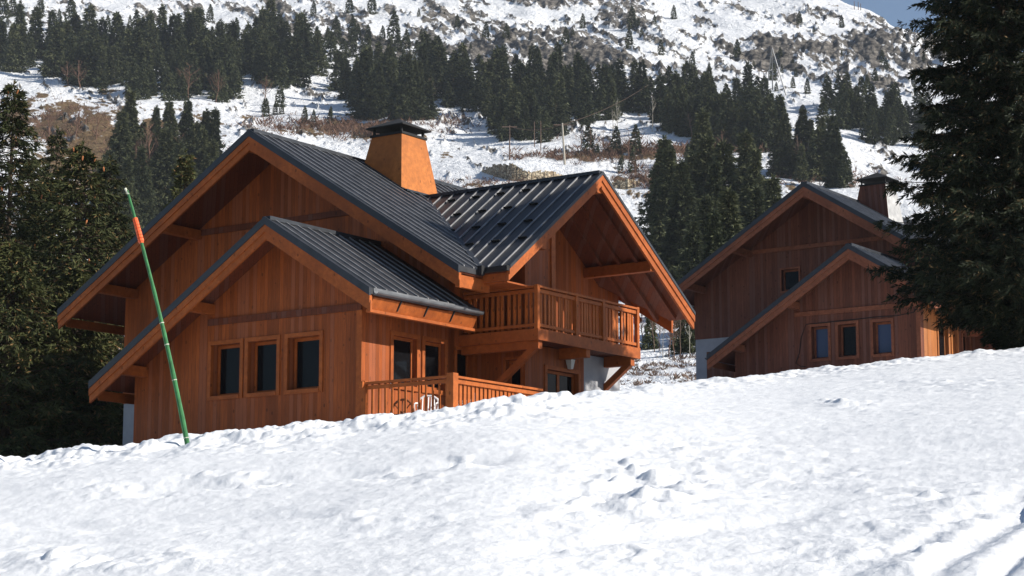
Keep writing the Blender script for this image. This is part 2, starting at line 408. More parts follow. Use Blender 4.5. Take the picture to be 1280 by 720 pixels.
us = np.concatenate([np.linspace(-1.0, -.3, 70)[:-1], np.linspace(-.3, .3, 900), np.linspace(.3, 1.0, 70)[1:]])
Ys = np.concatenate([np.linspace(95, 200, 150)[:-1], np.geomspace(200, 420, 130)[:-1], np.geomspace(420, 1000, 480)[:-1], np.geomspace(1000, 1900, 60)])
def zm(U, Y):
    z = height(U, Y); r, e, px, py = mountain_mask(U, Y, z)
    rr = np.clip(r, -.1, .5) + .1
    amp = sstep(300, 520, Y)
    z = z + amp * (np.clip(rr * 4, 0, 1) * (.5 + N4.fbm(px / 13, py / 7.5, 4, .6) * 2.6)) + sstep(110, 130, Y) * .25 * np.clip(e, -.1, .5)
    return z
U, Y, Z, V, Fq = grid(us, Ys, zm)
z0 = height(U, Y); r, e, px, py = mountain_mask(U, Y, z0)
me = np_mesh('mountain', V, Fq, [M_MNT], smooth=False)
for nm, arr in (('rock', r), ('earth', e)):
    a = me.attributes.new(nm, 'FLOAT', 'POINT'); a.data.foreach_set('value', arr.ravel().astype(np.float32))
o = link('mountain', me); tag(o, kind='structure')

# ------------------------------------------------------------------ chalets
ROT = -R_(34.9)
def clipline(poly, axis, c):
    """intervals of the other coordinate where the line coord[axis]=c crosses the polygon"""
    xs = []
    n = len(poly)
    for i in range(n):
        p, q = poly[i], poly[(i + 1) % n]
        if (p[axis] - c) * (q[axis] - c) < 0:
            t = (c - p[axis]) / (q[axis] - p[axis]); xs.append(p[1 - axis] + t * (q[1 - axis] - p[1 - axis]))
    xs.sort(); return [(xs[i], xs[i + 1]) for i in range(0, len(xs) - 1, 2)]
def roof_slope(mb, poly, zf, axis, c0, c1, step, seam_h=.042):
    mb.slab(poly, zf, .13, 0)
    c = c0
    while c < c1:
        for lo, hi in clipline(poly, axis, c):
            if hi - lo < .1: continue
            lo += .012; hi -= .012; w = .017
            def P(s_, t_, dz):
                a, b_ = (s_, t_) if axis == 1 else (t_, s_)
                return (a, b_, zf(a, b_) + dz)
            mb.hexa([P(lo, c - w, .004), P(hi, c - w, .004), P(hi, c + w, .004), P(lo, c + w, .004), P(lo, c - w, seam_h), P(hi, c - w, seam_h), P(hi, c + w, seam_h), P(lo, c + w, seam_h)], 1)
        c += step
def wall(mb, axis, f0, f1, s0, s1, z0, top, holes, brk=()):
    """a wall between f0 and f1 across; along axis 'a' or 'b' from s0 to s1; z0 to top(s); holes (s0,s1,z0,z1)"""
    cuts = sorted(set([s0, s1] + [x for x in brk if s0 < x < s1] + [h for q in holes for h in q[:2]]))
    def put(sa, sb, za, zb, ta, tb):
        P = lambda s_, f_, z_: (s_, f_, z_) if axis == 'a' else (f_, s_, z_)
        mb.hexa([P(sa, f0, za), P(sb, f0, zb), P(sb, f1, zb), P(sa, f1, za), P(sa, f0, ta), P(sb, f0, tb), P(sb, f1, tb), P(sa, f1, ta)])
    for sa, sb in zip(cuts, cuts[1:]):
        m_ = (sa + sb) / 2; hs = sorted([h for h in holes if h[0] < m_ < h[1]], key=lambda h: h[2]); z = z0
        for h in hs:
            if h[2] > z: put(sa, sb, z, z, h[2], h[2])
            z = h[3]
        put(sa, sb, z, z, top(sa + 1e-6), top(sb - 1e-6))
def window(parent, axis, face, out, s0, s1, z0, z1, wm, gm, depth=.16, trim=.10, mull=False, name='window'):
    """casement set back in its opening plus the cover boards on the wall; out = +1/-1 outward side of the face"""
    P = lambda s_, f_, z_: (s_, f_, z_) if axis == 'a' else (f_, s_, z_)
    def bx(mb, sa, sb, fa, fb, za, zb, m_=0):
        a, b_ = P(sa, fa, za), P(sb, fb, zb)
        mb.box(min(a[0], b_[0]), max(a[0], b_[0]), min(a[1], b_[1]), max(a[1], b_[1]), min(a[2], b_[2]), max(a[2], b_[2]), m_)
    mb = MB(); t = trim; o1 = face + out * .035; o0 = face + out * .002
    bx(mb, s0 - t, s0, o0, o1, z0 - t, z1 + t); bx(mb, s1, s1 + t, o0, o1, z0 - t, z1 + t)
    bx(mb, s0, s1, o0, o1, z1, z1 + t); bx(mb, s0, s1, o0, o1 + out * .02, z0 - t, z0)
    d0 = face - out * depth; d1 = face - out * (depth + .06); f = .075
    bx(mb, s0, s0 + f, d0, d1, z0, z1); bx(mb, s1 - f, s1, d0, d1, z0, z1); bx(mb, s0 + f, s1 - f, d0, d1, z0, z0 + f); bx(mb, s0 + f, s1 - f, d0, d1, z1 - f, z1)
    if mull: m_ = (s0 + s1) / 2; bx(mb, m_ - .05, m_ + .05, d0, d1, z0 + f, z1 - f)
    w = mb.build(name, wm, parent)
    g = MB(); bx(g, s0 + f * .6, s1 - f * .6, d0 - out * .025, d0 - out * .035, z0 + f * .6, z1 - f * .6); g.build('pane', gm, w)
    return w

def chalet(name, loc, mats, second=False, seam=.42):
    Wm, Tm, Sm = mats
    root = empty(name, loc, ROT)
    AL = -11.75 if second else -12.46
    WL = -11.15 if second else -11.4
    zr, ar = 8.02, -5.42; pr, pl = .622, .598
    zc, bc = 6.87, 7.1; cl, cr_ = .722, .667; RA, TL, TR = 2.2, 2.85, 11.85
    mr = lambda a, b_: zr - pr * (a - ar)
    ml = lambda a, b_: zr - pl * (ar - a)
    kl = lambda a, b_: zc - cl * (bc - b_)
    kr = lambda a, b_: zc - cr_ * (b_ - bc)
    wr = lambda a, b_: 4.89 - .618 * (a + 2.29)
    wl = lambda a, b_: 4.89 - .618 * (-2.29 - a)
    # ---- roofs
    BR, BE = 1.9, 11.95
    P_mr = [(ar, BR), (1.46, BR), (1.46, TL), (1.365, TL + .03), (-3.57, bc), (1.46, 11.80), (1.46, BE), (ar, BE)]
    P_ml = [(AL, BR), (ar, BR), (ar, BE), (AL, BE)]
    P_kl = [(-3.57, bc), (1.365, TL + .03), (1.365, TL), (RA, TL), (RA, bc)]
    P_kr = [(-3.57, bc), (RA, bc), (RA, TR), (1.46, TR), (1.46, 11.80)]
    P_wr = [(-2.29, -.9), (.97, -.9), (.97, 3.38), (-2.29, 3.38)]
    P_wl = [(-8.16, -.9), (-2.29, -.9), (-2.29, 3.38), (-8.16, 3.38)]
    mb = MB(); roof_slope(mb, P_mr, mr, 1, BR + .18, BE, seam * .95); roof_slope(mb, P_ml, ml, 1, BR + .18, BE, seam * .95)
    mb.box(ar - .13, ar + .13, BR - .01, BE + .01, zr - .06, zr + .035, 2)
    main = mb.build('roof', [M_ROOF, M_SEAM, M_EDGE], root)
    mb = MB(); roof_slope(mb, P_kl, kl, 0, -3.34, 2.15, .41); roof_slope(mb, P_kr, kr, 0, -3.34, 2.15, .41)
    mb.box(-3.55, RA + .01, bc - .12, bc + .12, zc - .05, zc + .035, 2)
    mb.beam((-3.57, bc, kl(0, bc) + .012), (1.36, 2.92, kl(0, 2.92) + .012), .22, .03, 2)
    cross = mb.build('roof', [M_ROOF, M_SEAM, M_EDGE], root)
    mb = MB(); roof_slope(mb, P_wr, wr, 1, -.7, 3.3, .40); roof_slope(mb, P_wl, wl, 1, -.7, 3.3, .40)
    mb.box(-2.42, -2.16, -.91, 3.37, 4.83, 4.925, 2)
    wing = mb.build('roof', [M_ROOF, M_SEAM, M_EDGE], root)
    # soffit boards directly under the metal
    def inset(poly, d=.035):
        cx = sum(p[0] for p in poly) / len(poly); cy = sum(p[1] for p in poly) / len(poly)
        return [(p[0] + (d if p[0] < cx else -d), p[1] + (d if p[1] < cy else -d)) for p in poly]
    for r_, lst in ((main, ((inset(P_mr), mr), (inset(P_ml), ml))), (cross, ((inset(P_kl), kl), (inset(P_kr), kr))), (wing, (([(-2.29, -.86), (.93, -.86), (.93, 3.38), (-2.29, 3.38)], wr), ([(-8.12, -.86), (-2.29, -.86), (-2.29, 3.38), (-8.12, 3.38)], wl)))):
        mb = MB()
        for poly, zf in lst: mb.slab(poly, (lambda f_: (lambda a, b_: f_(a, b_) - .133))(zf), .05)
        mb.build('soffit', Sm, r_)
    # edge flashing + barge boards, two steps of boards under a dark metal verge
    def barge(parent, p, q, nrm, dep=.36, metal=.17):
        """p, q: points on the top edge of the verge; nrm: outward horizontal axis vector"""
        p = Vector(p); q = Vector(q); n = Vector(nrm)
        def strip(o0, o1, z0, z1, m_, mb):
            a, b_, c_, d_ = p + n * o0, q + n * o0, q + n * o1, p + n * o1
            dn0 = Vector((0, 0, -z1)); dn1 = Vector((0, 0, -z0))
            mb.hexa([a + dn0, b_ + dn0, c_ + dn0, d_ + dn0, a + dn1, b_ + dn1, c_ + dn1, d_ + dn1], m_)
        mb = MB(); strip(.003, .075, -.02, metal, 0, mb); mb.build('verge_flashing', M_EDGE, parent)
        mb = MB(); strip(-.045, .055, metal + .002, metal + dep * .48, 0, mb); strip(-.045, .022, metal + dep * .48, metal + dep, 0, mb); mb.build('bargeboard', Tm, parent)
    e = .003
    barge(main, (AL, BR, ml(AL, 0)), (ar, BR, zr), (0, -1, 0)); barge(main, (ar, BR, zr), (1.46, BR, mr(1.46, 0)), (0, -1, 0))
    barge(main, (AL, BE, ml(AL, 0)), (ar, BE, zr), (0, 1, 0)); barge(main, (ar, BE, zr), (1.46, BE, mr(1.46, 0)), (0, 1, 0))
    barge(wing, (-8.16, -.9, wl(-8.16, 0)), (-2.29, -.9, 4.89), (0, -1, 0)); barge(wing, (-2.29, -.9, 4.89), (.97, -.9, wr(.97, 0)), (0, -1, 0))
    barge(cross, (RA, TL, kl(0, TL)), (RA, bc, zc), (1, 0, 0), .30, .07); barge(cross, (RA, bc, zc), (RA, TR, kr(0, TR)), (1, 0, 0), .38, .07)
    # eaves: gutter + fascia with a lower lip
    def eave(parent, a, b0, b1, z, sgn=1, lip=True):
        mb = MB(); pts = []
        for t in range(7):
            th = math.pi * t / 6; pts.append((a + sgn * (.02 + .07 - .07 * math.cos(th)), z - .05 - .08 * math.sin(th)))
        for (x0, y0), (x1, y1) in zip(pts, pts[1:]):
            mb.hexa([(x0, b0, y0 - .008), (x1, b0, y1 - .008), (x1, b1, y1 - .008), (x0, b1, y0 - .008), (x0, b0, y0), (x1, b0, y1), (x1, b1, y1), (x0, b1, y0)])
        mb.box(min(a, a + sgn * .016), max(a, a + sgn * .016), b0, b1, z - .15, z + .02)
        mb.build('gutter', M_GUT, parent)
        mb = MB(); mb.hexa([(a - sgn * .20, b0 + .05, z - .46), (a - sgn * .16, b0 + .05, z - .46), (a - sgn * .16, b1 - .05, z - .46), (a - sgn * .20, b1 - .05, z - .46),
                            (a - sgn * .06, b0 + .05, z - .19), (a - sgn * .02, b0 + .05, z - .19), (a - sgn * .02, b1 - .05, z - .19), (a - sgn * .06, b1 - .05, z - .19)])
        if lip: mb.box(min(a - sgn * .24, a - sgn * .10), max(a - sgn * .24, a - sgn * .10), b0 + .03, b1 - .03, z - .53, z - .462)
        mb.build('fascia', Tm, parent)
        n = max(2, int((b1 - b0) / 1.3))
        for i in range(1, n + 1):
            bb = b0 + (b1 - b0) * i / (n + 1); MB().beam((a - sgn * .12, bb, z - .40), (a + sgn * .02, bb, z - .16), .03, .03).build('gutter_bracket', M_CAP, parent)
    eave(wing, .97, -.82, 3.36, wr(.97, 0)); eave(wing, -8.16, -.82, 3.36, wl(-8.16, 0), -1, False)
    eave(main, AL, BR + .08, BE - .08, ml(AL, 0), -1, False)
    # short eave of the cross gable's near slope with gutter box at the valley
    mb = MB(); z = kl(0, TL)
    mb.box(1.40, RA + .06, TL - .135, TL - .004, z - .13, z - .005); mb.box(1.47, 1.60, TL - .26, TL - .14, z - .2, z + .03); mb.build('gutter', M_CAP, cross)
    mb = MB(); mb.box(1.2, RA - .1, TL + .06, TL + .11, z - .34, z - .05); mb.box(.9, RA - .1, TL + .115, 4.55, z - .385, z - .345); mb.build('fascia', Tm, cross)
    mb = MB(); mb.box(1.30, 1.40, BR + .02, 3.2, mr(1.46, 0) - .5, mr(1.46, 0) - .2); mb.build('fascia', Tm, main)
    # ---- purlins
    def purl(parent, a, b0, b1, z, w=.22, h=.26):
        MB().box(a - w / 2, a + w / 2, b0, b1, z - h, z).build('purlin', Tm, parent, .008)
    for a in (-8.6, -11.0 if not second else -10.7): purl(main, a, BR + .06, 3.4, ml(a, 0) - .20 - .03)
    for a in (-2.4, .9): purl(main, a, BR + .06, 3.4, mr(a, 0) - .25)
    purl(main, ar, BR + .06, 3.4, zr - .27, .24, .30)
    for a in (-4.85, -7.15): purl(wing, a, -.84, 0, wl(a, 0) - .22)
    purl(wing, -2.29, -.84, 0, 4.61); purl(wing, .08, -.84, 0, wr(.08, 0) - .24)
    def purl_b(parent, b_, a0, a1, z, w=.22, h=.28):
        MB().box(a0, a1, b_ - w / 2, b_ + w / 2, z - h, z).build('purlin', Tm, parent, .008)
    purl_b(cross, 9.75, 0, RA - .05, kr(0, 9.75) - .22); purl_b(cross, 4.5, 1.5, RA - .05, kl(0, 4.5) - .26); purl_b(cross, bc, 0, RA - .05, zc - .27)
    for a in (1.72, 1.15, .58):
        MB().beam((a, bc + .15, zc - .30), (a, TR - .2, kr(0, TR - .2) - .26), .09, .14).build('rafter', Sm, cross)
        MB().beam((a, bc - .15, zc - .30), (a, 6.0 if a < 1.5 else 3.05, kl(0, 6.0 if a < 1.5 else 3.05) - .26), .09, .14).build('rafter', Sm, cross)
    # ---- walls
    Z0 = -1.4
    tw = lambda a: (wr(a, 0) if a > -2.29 else wl(a, 0)) - .19
    if second: wins = [(-4.30, -3.62, .95, 2.14), (-3.22, -2.50, .95, 2.14), (-1.84, -1.13, .95, 2.12)]
    else: wins = [(-4.83, -3.86, .78, 2.06), (-3.60, -2.66, .78, 2.06), (-2.31, -1.30, .78, 2.06)]
    mb = MB(); wall(mb, 'a', 0, .25, -7.49, 0, Z0, tw, wins, (-2.29,)); w = mb.build('wall', Wm, root)
    for q in wins: window(root, 'a', 0, -1, *q, Tm, (M_GLASS2 if second and q[0] < -4 or second and q[0] > -2 else M_GLASS), .23)
    side = [(1.5, 2.38, .9, 2.2), (2.75, 3.2, .9, 2.2)] if second else [(1.15, 2.08, .9, 2.08), (2.40, 3.22, .9, 2.08)]
    SW = W2_SUNLIT if second else Wm
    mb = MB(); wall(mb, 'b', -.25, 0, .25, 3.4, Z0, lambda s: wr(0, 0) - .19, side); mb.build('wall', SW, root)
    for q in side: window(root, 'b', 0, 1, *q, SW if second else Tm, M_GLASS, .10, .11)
    mb = MB(); wall(mb, 'b', -7.49, -7.24, .25, 3.4, Z0, lambda s: wl(-7.49, 0) - .19, []); mb.build('wall', Wm, root)
    mb = MB().box(-4.95, -.02, -.05, -.002, 2.56, 2.72); mb.build('trim_board', Sm if not second else Tm, w)
    MB().box(-.16, -.0, -.03, -.002, Z0, 2.56).build('corner_board', Tm, w)
    # main front wall
    tm = lambda a: (ml(a, 0) if a < ar else mr(a, 0)) - .19
    up = [(-7.22, -6.47, 4.16, 5.0)] if second else []
    wz = 2.55 if second else 1.25
    mb = MB(); wall(mb, 'a', 3.4, 3.65, WL, 0, wz, tm, up, (ar,)); w2 = mb.build('wall', Wm, root)
    for q in up: window(root, 'a', 3.4, -1, *q, Tm, M_GLASS, .15, .07)
    mb = MB().box(WL + .35, -.4, 3.34, 3.398, 5.74, 5.90); mb.v = [(max(min(x, (zr - 5.95) / pr + ar), ar - (zr - 5.95) / pl), y, z) for x, y, z in mb.v]; mb.build('trim_board', Sm if not second else Tm, w2)
    # masonry base under the left part
    mb = MB(); xr = -10.62 if second else -7.49
    if second:
        mb.box(WL + .02, xr, 3.43, 3.65, Z0, 2.548); mb.box(xr, -9.0, 3.43, 3.65, 2.02, 2.548)
    else: mb.box(WL + .02, xr, 3.43, 3.65, Z0, 1.248)
    mb.build('foundation', M_RENDER, root)
    if second:
        mb = MB(); wall(mb, 'a', 3.40, 3.65, -10.62, -7.49, Z0, lambda s: 2.018, [(-9.3, -8.5, .2, 1.7)]); mb.build('wall', Wm, root)
        window(root, 'a', 3.4, -1, -9.3, -8.5, .2, 1.7, Tm, M_GLASS2, .15, .09)
    # remaining shell
    MB().box(WL, WL + .25, 3.65, 11.45, Z0, ml(WL, 0) - .20).build('wall', Wm, root)
    mb = MB(); wall(mb, 'a', 11.2, 11.45, WL + .25, 0, Z0, lambda a: (ml(a, 0) if a < ar else mr(a, 0)) - .19, [], (ar,)); mb.build('wall', Wm, root)
    # main right wall: a small window beside the wing, balcony doors in the recess
    tk = lambda b_: max(mr(0, 0), kl(0, b_) if b_ < bc else kr(0, b_)) - .19
    x1 = bc - (zc - mr(0, 0)) / cl; x2 = bc + (zc - mr(0, 0)) / cr_
    ho = [(3.72, 4.40, 1.05, 2.0), (6.6, 8.1, 2.4, 4.5)]
    mb = MB(); wall(mb, 'b', -.25, 0, 3.4 + .002, 11.2, Z0, tk, ho, (x1, bc, x2)); mb.build('wall', Wm, root)
    window(root, 'b', 0, 1, *ho[0], Tm, M_GLASS, .12, .08); window(root, 'b', 0, 1, *ho[1], Tm, M_GLASS, .1, .1, True, 'door')
    # projecting bay under the cross gable
    ts = lambda b_: (kl(0, b_) if b_ < bc else kr(0, b_)) - .19
    mb = MB(); wall(mb, 'a', 4.6, 4.85, .002, 1.5, Z0, lambda s_: ts(4.6), [(.92, 1.38, -.3, 1.75)]); mb.build('wall', Wm, root)
    window(root, 'a', 4.6, -1, .92, 1.38, -.3, 1.75, Tm, M_GLASS, .12, .07, False, 'door')
    gf = [(5.55, 7.0, -.35, 1.58)]
    mb = MB(); wall(mb, 'b', 1.25, 1.5, 4.852, 7.3, Z0, lambda s_: 2.14, gf); mb.build('wall', Wm, root)
    window(root, 'b', 1.5, 1, *gf[0], Tm, M_GLASS, .12, .10, True)
    MB().box(1.27, 1.48, 7.3, 9.1, Z0, 2.14).build('foundation', M_RENDER, root)
    MB().box(.002, 1.27, 8.85, 9.08, Z0, 2.14).build('foundation', M_RENDER, root)
    mb = MB(); wall(mb, 'b', 1.25, 1.5, 4.852, 5.9, 2.36, ts, []); mb.build('wall', Wm, root)
    MB().box(1.502, 1.545, 5.74, 5.92, 2.36, ts(5.75)).build('corner_board', Tm, root)
    MB().box(.002, 1.25, 5.70, 5.9, 2.36, 5.75).build('wall', Wm, root)
    # ---- balcony
    fl = MB(); fl.box(.004, 2.36, 3.9, 4.59, 2.16, 2.33); fl.box(1.51, 2.36, 4.6, 8.6, 2.16, 2.33); fl.box(.004, 1.50, 5.92, 8.6, 2.16, 2.33)
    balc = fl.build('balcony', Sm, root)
    MB().box(2.362, 2.43, 3.81, 8.62, 2.08, 2.36).build('edge_board', Tm, balc)
    MB().box(.004, 2.36, 3.81, 3.898, 2.08, 2.36).build('edge_board', Tm, balc)
    MB().box(1.0, 2.36, 8.602, 8.66, 2.08, 2.36).build('edge_board', Tm, balc)
    for bb in (4.02, 6.2, 8.35): MB().box(.004 if bb < 4.6 else 1.51, 2.35, bb - .09, bb + .09, 1.88, 2.158).build('beam', Tm, balc)
    MB().beam((1.05, 4.02, 1.05), (2.2, 4.02, 1.93), .14, .16).build('brace', Tm, balc); MB().beam((.1, 4.02, .3), (1.05, 4.02, 1.05), .14, .16).build('brace', Tm, balc)
    MB().beam((1.2, 8.35, 1.12), (2.25, 8.35, 1.93), .14, .16).build('brace', Tm, balc)
    RM = Tm if second else W_RAIL
    def railing(parent, p, q, ztop, zlow, step, post=(), bw=.085, bt=.028):
        """handrail and foot rail from p to q (a,b), every picket its own mesh"""
        p = Vector((*p, 0)); q = Vector((*q, 0)); d = (q - p).normalized(); L = (q - p).length; s = Vector((d.y, -d.x, 0))
        mb = MB(); mb.beam(p + Vector((0, 0, ztop)), q + Vector((0, 0, ztop)), .13, .055); mb.beam(p + Vector((0, 0, ztop - .10)), q + Vector((0, 0, ztop - .10)), .045, .09)
        mb.beam(p + Vector((0, 0, zlow + .10)), q + Vector((0, 0, zlow + .10)), .045, .08); r_ = mb.build('railing', RM, parent, .006)
        m0 = MB(); e1 = d * bw / 2; e2 = s * bt / 2; o_ = s * -.042; zz0, zz1 = zlow + .03, ztop - .03
        c = [(-e1 - e2 + o_), (e1 - e2 + o_), (e1 + e2 + o_), (-e1 + e2 + o_)]
        m0.hexa([x + Vector((0, 0, zz0)) for x in c] + [x + Vector((0, 0, zz1)) for x in c]); me_ = m0.mesh('baluster', [RM])
        n = int(L / step); off = (L - n * step) / 2 + step / 2
        for i in range(n):
            b0 = link('baluster', me_, r_); b0.location = p + d * (off + i * step)
            b0.rotation_euler = (random.uniform(-.008, .008), random.uniform(-.01, .01), 0)
        for t in post:
            c0 = p + d * (L * t); MB().box(c0.x - .055, c0.x + .055, c0.y - .055, c0.y + .055, zlow - .22, ztop + .045).build('post', RM, r_, .008)
        return r_
    railing(balc, (2.36, 3.87), (2.36, 8.56), 3.41, 2.36, .148, (0, .37, .64, 1)); railing(balc, (.15, 3.87), (2.30, 3.87), 3.41, 2.36, .17, ()); railing(balc, (2.3, 8.56), (1.6, 8.56), 3.41, 2.36, .15)
    # ---- deck on the ground floor
    dk = MB().box(.02, 2.72, .02, 4.0, -.42, -.30); dk.box(2.32, 2.72, 4.0, 6.0, -.42, -.30); deck = dk.build('deck', Sm, root)
    if not second:
        railing(deck, (.12, .02), (2.62, -.02), .80, -.30, .20, (), .05, .03); railing(deck, (2.65, .05), (2.65, 3.6), .80, -.30, .162, (), .10)
        MB().box(2.55, 2.75, -.10, .10, -.42, .88).build('post', RM, deck, .01); MB().box(.02, .14, -.06, .06, -.42, .86).build('post', RM, deck, .01)
        MB().box(.0, .12, -.13, -.03, .68, .84).build('rail_end', RM, deck, .01)
    else:
        MB().box(.02, 2.0, .02, 3.4, -.30, .78).v; railing(deck, (.12, .02), (2.3, .02), .62, -.30, .20); railing(deck, (2.3, .05), (2.3, 3.2), .62, -.30, .16)
        MB().beam((2.0, 3.3, .3), (3.6, 3.0, 1.9), .1, .12).build('brace', Tm, deck)
    # ---- chimney: tapered, board clad, dark pyramid cap on four stubs
    b0 = (-5.40, -3.74, 6.22, 7.95); t0 = (-5.06, -3.98, 6.52, 7.62); zt = 8.66
    if second: b0 = (-5.6, -3.95, 6.35, 7.85); t0 = (-5.30, -4.18, 6.60, 7.55)
    mb = MB(); c = lambda q, z: [(q[0], q[2], z), (q[1], q[2], z), (q[1], q[3], z), (q[0], q[3], z)]
    zb = 6.7; k = (zt - zb) / (zt - 6.93); bb = tuple(t0[i] + (b0[i] - t0[i]) * k for i in range(4))
    mb.hexa(c(bb, zb) + c(t0, zt)); mb.m = [0, 1, 0, 2, 0, 0] if second else [0] * 6
    ch = mb.build('chimney', [W_CHIM if not second else Wm, M_CAP, M_GREY], main, .015)
    if second:
        for p_ in ch.data.polygons: p_.material_index = 2 if p_.normal.x > .5 else (1 if p_.normal.z > .5 else 0)
    MB().box(t0[0] - .03, t0[1] + .03, t0[2] - .03, t0[3] + .03, zt - .02, zt + .05).build('chimney_rim', M_CAP, ch)
    cp = MB(); q = (t0[0] - .12, t0[1] + .12, t0[2] - .12, t0[3] + .12); k0 = len(cp.v); zt2 = zt + .22
    cp.v += [(x, y, z + zt2) for z in (0, .03) for x, y, _ in c(q, 0)] + [((q[0] + q[1]) / 2, (q[2] + q[3]) / 2, zt2 + .36)]
    cp.f += [(3, 2, 1, 0), (0, 1, 5, 4), (1, 2, 6, 5), (2, 3, 7, 6), (3, 0, 4, 7), (4, 5, 8), (5, 6, 8), (6, 7, 8), (7, 4, 8)]; cp.m += [0] * 9
    cp.build('chimney_cap', M_CAP, ch)
    for x in (t0[0] + .06, t0[1] - .06):
        for y in (t0[2] + .06, t0[3] - .06): MB().box(x - .03, x + .03, y - .03, y + .03, zt + .05, zt2).build('cap_post', M_CAP, ch)
    mb = MB(); fz = lambda a: mr(a, 0) + .03
    mb.beam((-5.25, 6.28, fz(-5.25)), (-3.7, 6.28, fz(-3.7)), .14, .05); mb.beam((-3.66, 6.28, fz(-3.66)), (-3.66, 7.9, fz(-3.66)), .14, .05); mb.build('chimney_flashing', M_EDGE, ch)
    # ---- snow guards on the cross gable's near slope
    mb = MB(); mb.hexa([(-.13, -.012, 0), (.13, -.012, 0), (.13, .012, 0), (-.13, .012, 0), (-.13, -.035, .06), (.13, -.035, .06), (.13, -.015, .06), (-.13, -.015, .06)])
    g = mb.mesh('snow_guard', [M_CAP])
    for j, (b_, a0) in enumerate(((6.65, -2.6), (5.8, -2.0), (4.95, -1.2), (4.1, -.4))):
        for i in range(4):
            a = -3.34 + .41 * (round((a0 + 3.34) / .41) + i * 2 + (j % 2)) + .205
            if a > 1.9: continue
            s_ = link('snow_guard', g, cross); s_.location = (a, b_, kl(0, b_) + .005); s_.rotation_euler = (math.atan(cl), 0, 0)
    return root

def at(px, py, Y):
    u, e_ = ray(px, py); return Vector((u * Y, Y, e_ * Y))
O1 = at(452, 522, 48.0); O2 = at(1153, 472, 72.0)
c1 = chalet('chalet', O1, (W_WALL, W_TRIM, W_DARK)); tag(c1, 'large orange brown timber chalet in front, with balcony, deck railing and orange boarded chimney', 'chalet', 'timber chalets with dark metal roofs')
c2 = chalet('chalet', O2, (W2_WALL, W2_TRIM, W2_WALL), True); tag(c2, 'duller brown timber chalet on the right, half hidden behind the big dark spruce', 'chalet', 'timber chalets with dark metal roofs')
def loc1(a, b_, z):
    c, s = math.cos(ROT), math.sin(ROT); return Vector((O1.x + a * c - b_ * s, O1.y + a * s + b_ * c, O1.z + z))
# loose hanging cable on the second chalet
mb = MB(); pts = [(-4.45 + .0 * i, -.02, 2.2 - i * .3) for i in range(4)]
pts = [(-.1, -.02, 2.6), (-.25, -.02, 2.35), (-.9, -.02, 2.28), (-1.6, -.02, 2.3), (-4.5, -.02, 2.25), (-4.7, -.02, 1.8), (-4.8, -.02, 1.2), (-4.95, -.02, .85), (-4.75, -.02, .72), (-4.55, -.02, .7)]
mb.tube(pts, .014, 5).build('cable', M_CAP, c2)
# lantern beside the ground floor window (part of the chalet's wall fittings)
lm = MB(); lm.box(1.5, 1.62, 6.47, 6.5, 2.0, 2.03); lm.build('wall_lantern', M_BLACK, c1)
lt = c1.children[-1] if False else [o for o in c1.children if o.name.startswith('wall_lantern')][0]
def fr(c, r0, z0, r1, z1): return [(c[0] + x * r, c[1] + y * r, z) for r, z in ((r0, z0), (r1, z1)) for x, y in ((-1, -1), (1, -1), (1, 1), (-1, 1))]
MB().hexa(fr((1.62, 6.48), .05, 1.66, .09, 1.90)).build('lamp_glass', M_CURT, lt); MB().hexa(fr((1.62, 6.48), .11, 1.905, .02, 2.0)).build('lamp_cap', M_BLACK, lt)

# ------------------------------------------------------------------ things on the deck
def garden_chair(a, b_, rz, label):
    r_ = empty('garden_chair', loc1(a, b_, -.30), ROT + rz); tag(r_, label, 'chair', 'white plastic garden chairs on the deck')
    MB().hexa([(-.24, -.22, .41), (.24, -.22, .41), (.22, .22, .39), (-.22, .22, .39), (-.24, -.22, .44), (.24, -.22, .44), (.22, .22, .42), (-.22, .22, .42)]).build('seat', M_WHITE, r_, .01)
    for x in (-.22, .22):
        for y in (-.2, .2): MB().tube([(x, y, .41), (x * 1.15, y * 1.2, 0)], [.022, .016], 8).build('leg', M_WHITE, r_)
        MB().tube([(x * 1.1, -.24, .40), (x * 1.15, -.24, .62), (x * 1.15, 0, .66), (x * 1.1, .24, .68)], .02, 8).build('armrest', M_WHITE, r_)
    bk = MB().tube([(-.21, .22, .42), (-.25, .27, .62), (-.22, .31, .78), (-.1, .33, .86), (.1, .33, .86), (.22, .31, .78), (.25, .27, .62), (.21, .22, .42)], .026, 8)
    for x in (-.14, -.07, 0, .07, .14): bk.tube([(x, .23, .42), (x, .33, .85)], .018, 6)
    bk.build('backrest', M_WHITE, r_)
garden_chair(1.15, 1.0, .5, 'white plastic garden chair on the deck, nearer the wooden wheel')
garden_chair(1.95, 1.35, -1.1, 'white plastic garden chair on the deck, nearer the corner post')
wr_ = empty('wooden_wheel', loc1(.95, .32, -.30), ROT); tag(wr_, 'brown spoked wooden wheel leaning on the deck behind the front railing', 'wheel')
mb = MB(); mb.tube([(.34 * math.cos(t), .02, .36 + .34 * math.sin(t)) for t in np.linspace(0, 2 * math.pi, 25)], .028, 8, cap=False); mb.build('rim', M_WHEEL, wr_)
for k in range(4): t = k * math.pi / 4; MB().tube([(.33 * math.cos(t), .02, .36 + .33 * math.sin(t)), (-.33 * math.cos(t), .02, .36 - .33 * math.sin(t))], .014, 6).build('spoke', M_WHEEL, wr_)
MB().tube([(0, -.04, .36), (0, .08, .36)], .06, 12).build('hub', M_WHEEL, wr_)
st = MB().tube([(0, 0, 0), (-.10, 0, 1.1)], .016, 8).build('white_stick', M_WHITE); st.location = loc1(.75, .28, -.30); st.rotation_euler = (0, 0, ROT)
tag(st, 'thin white stick leaning inside the deck railing in front of the wooden wheel', 'stick')

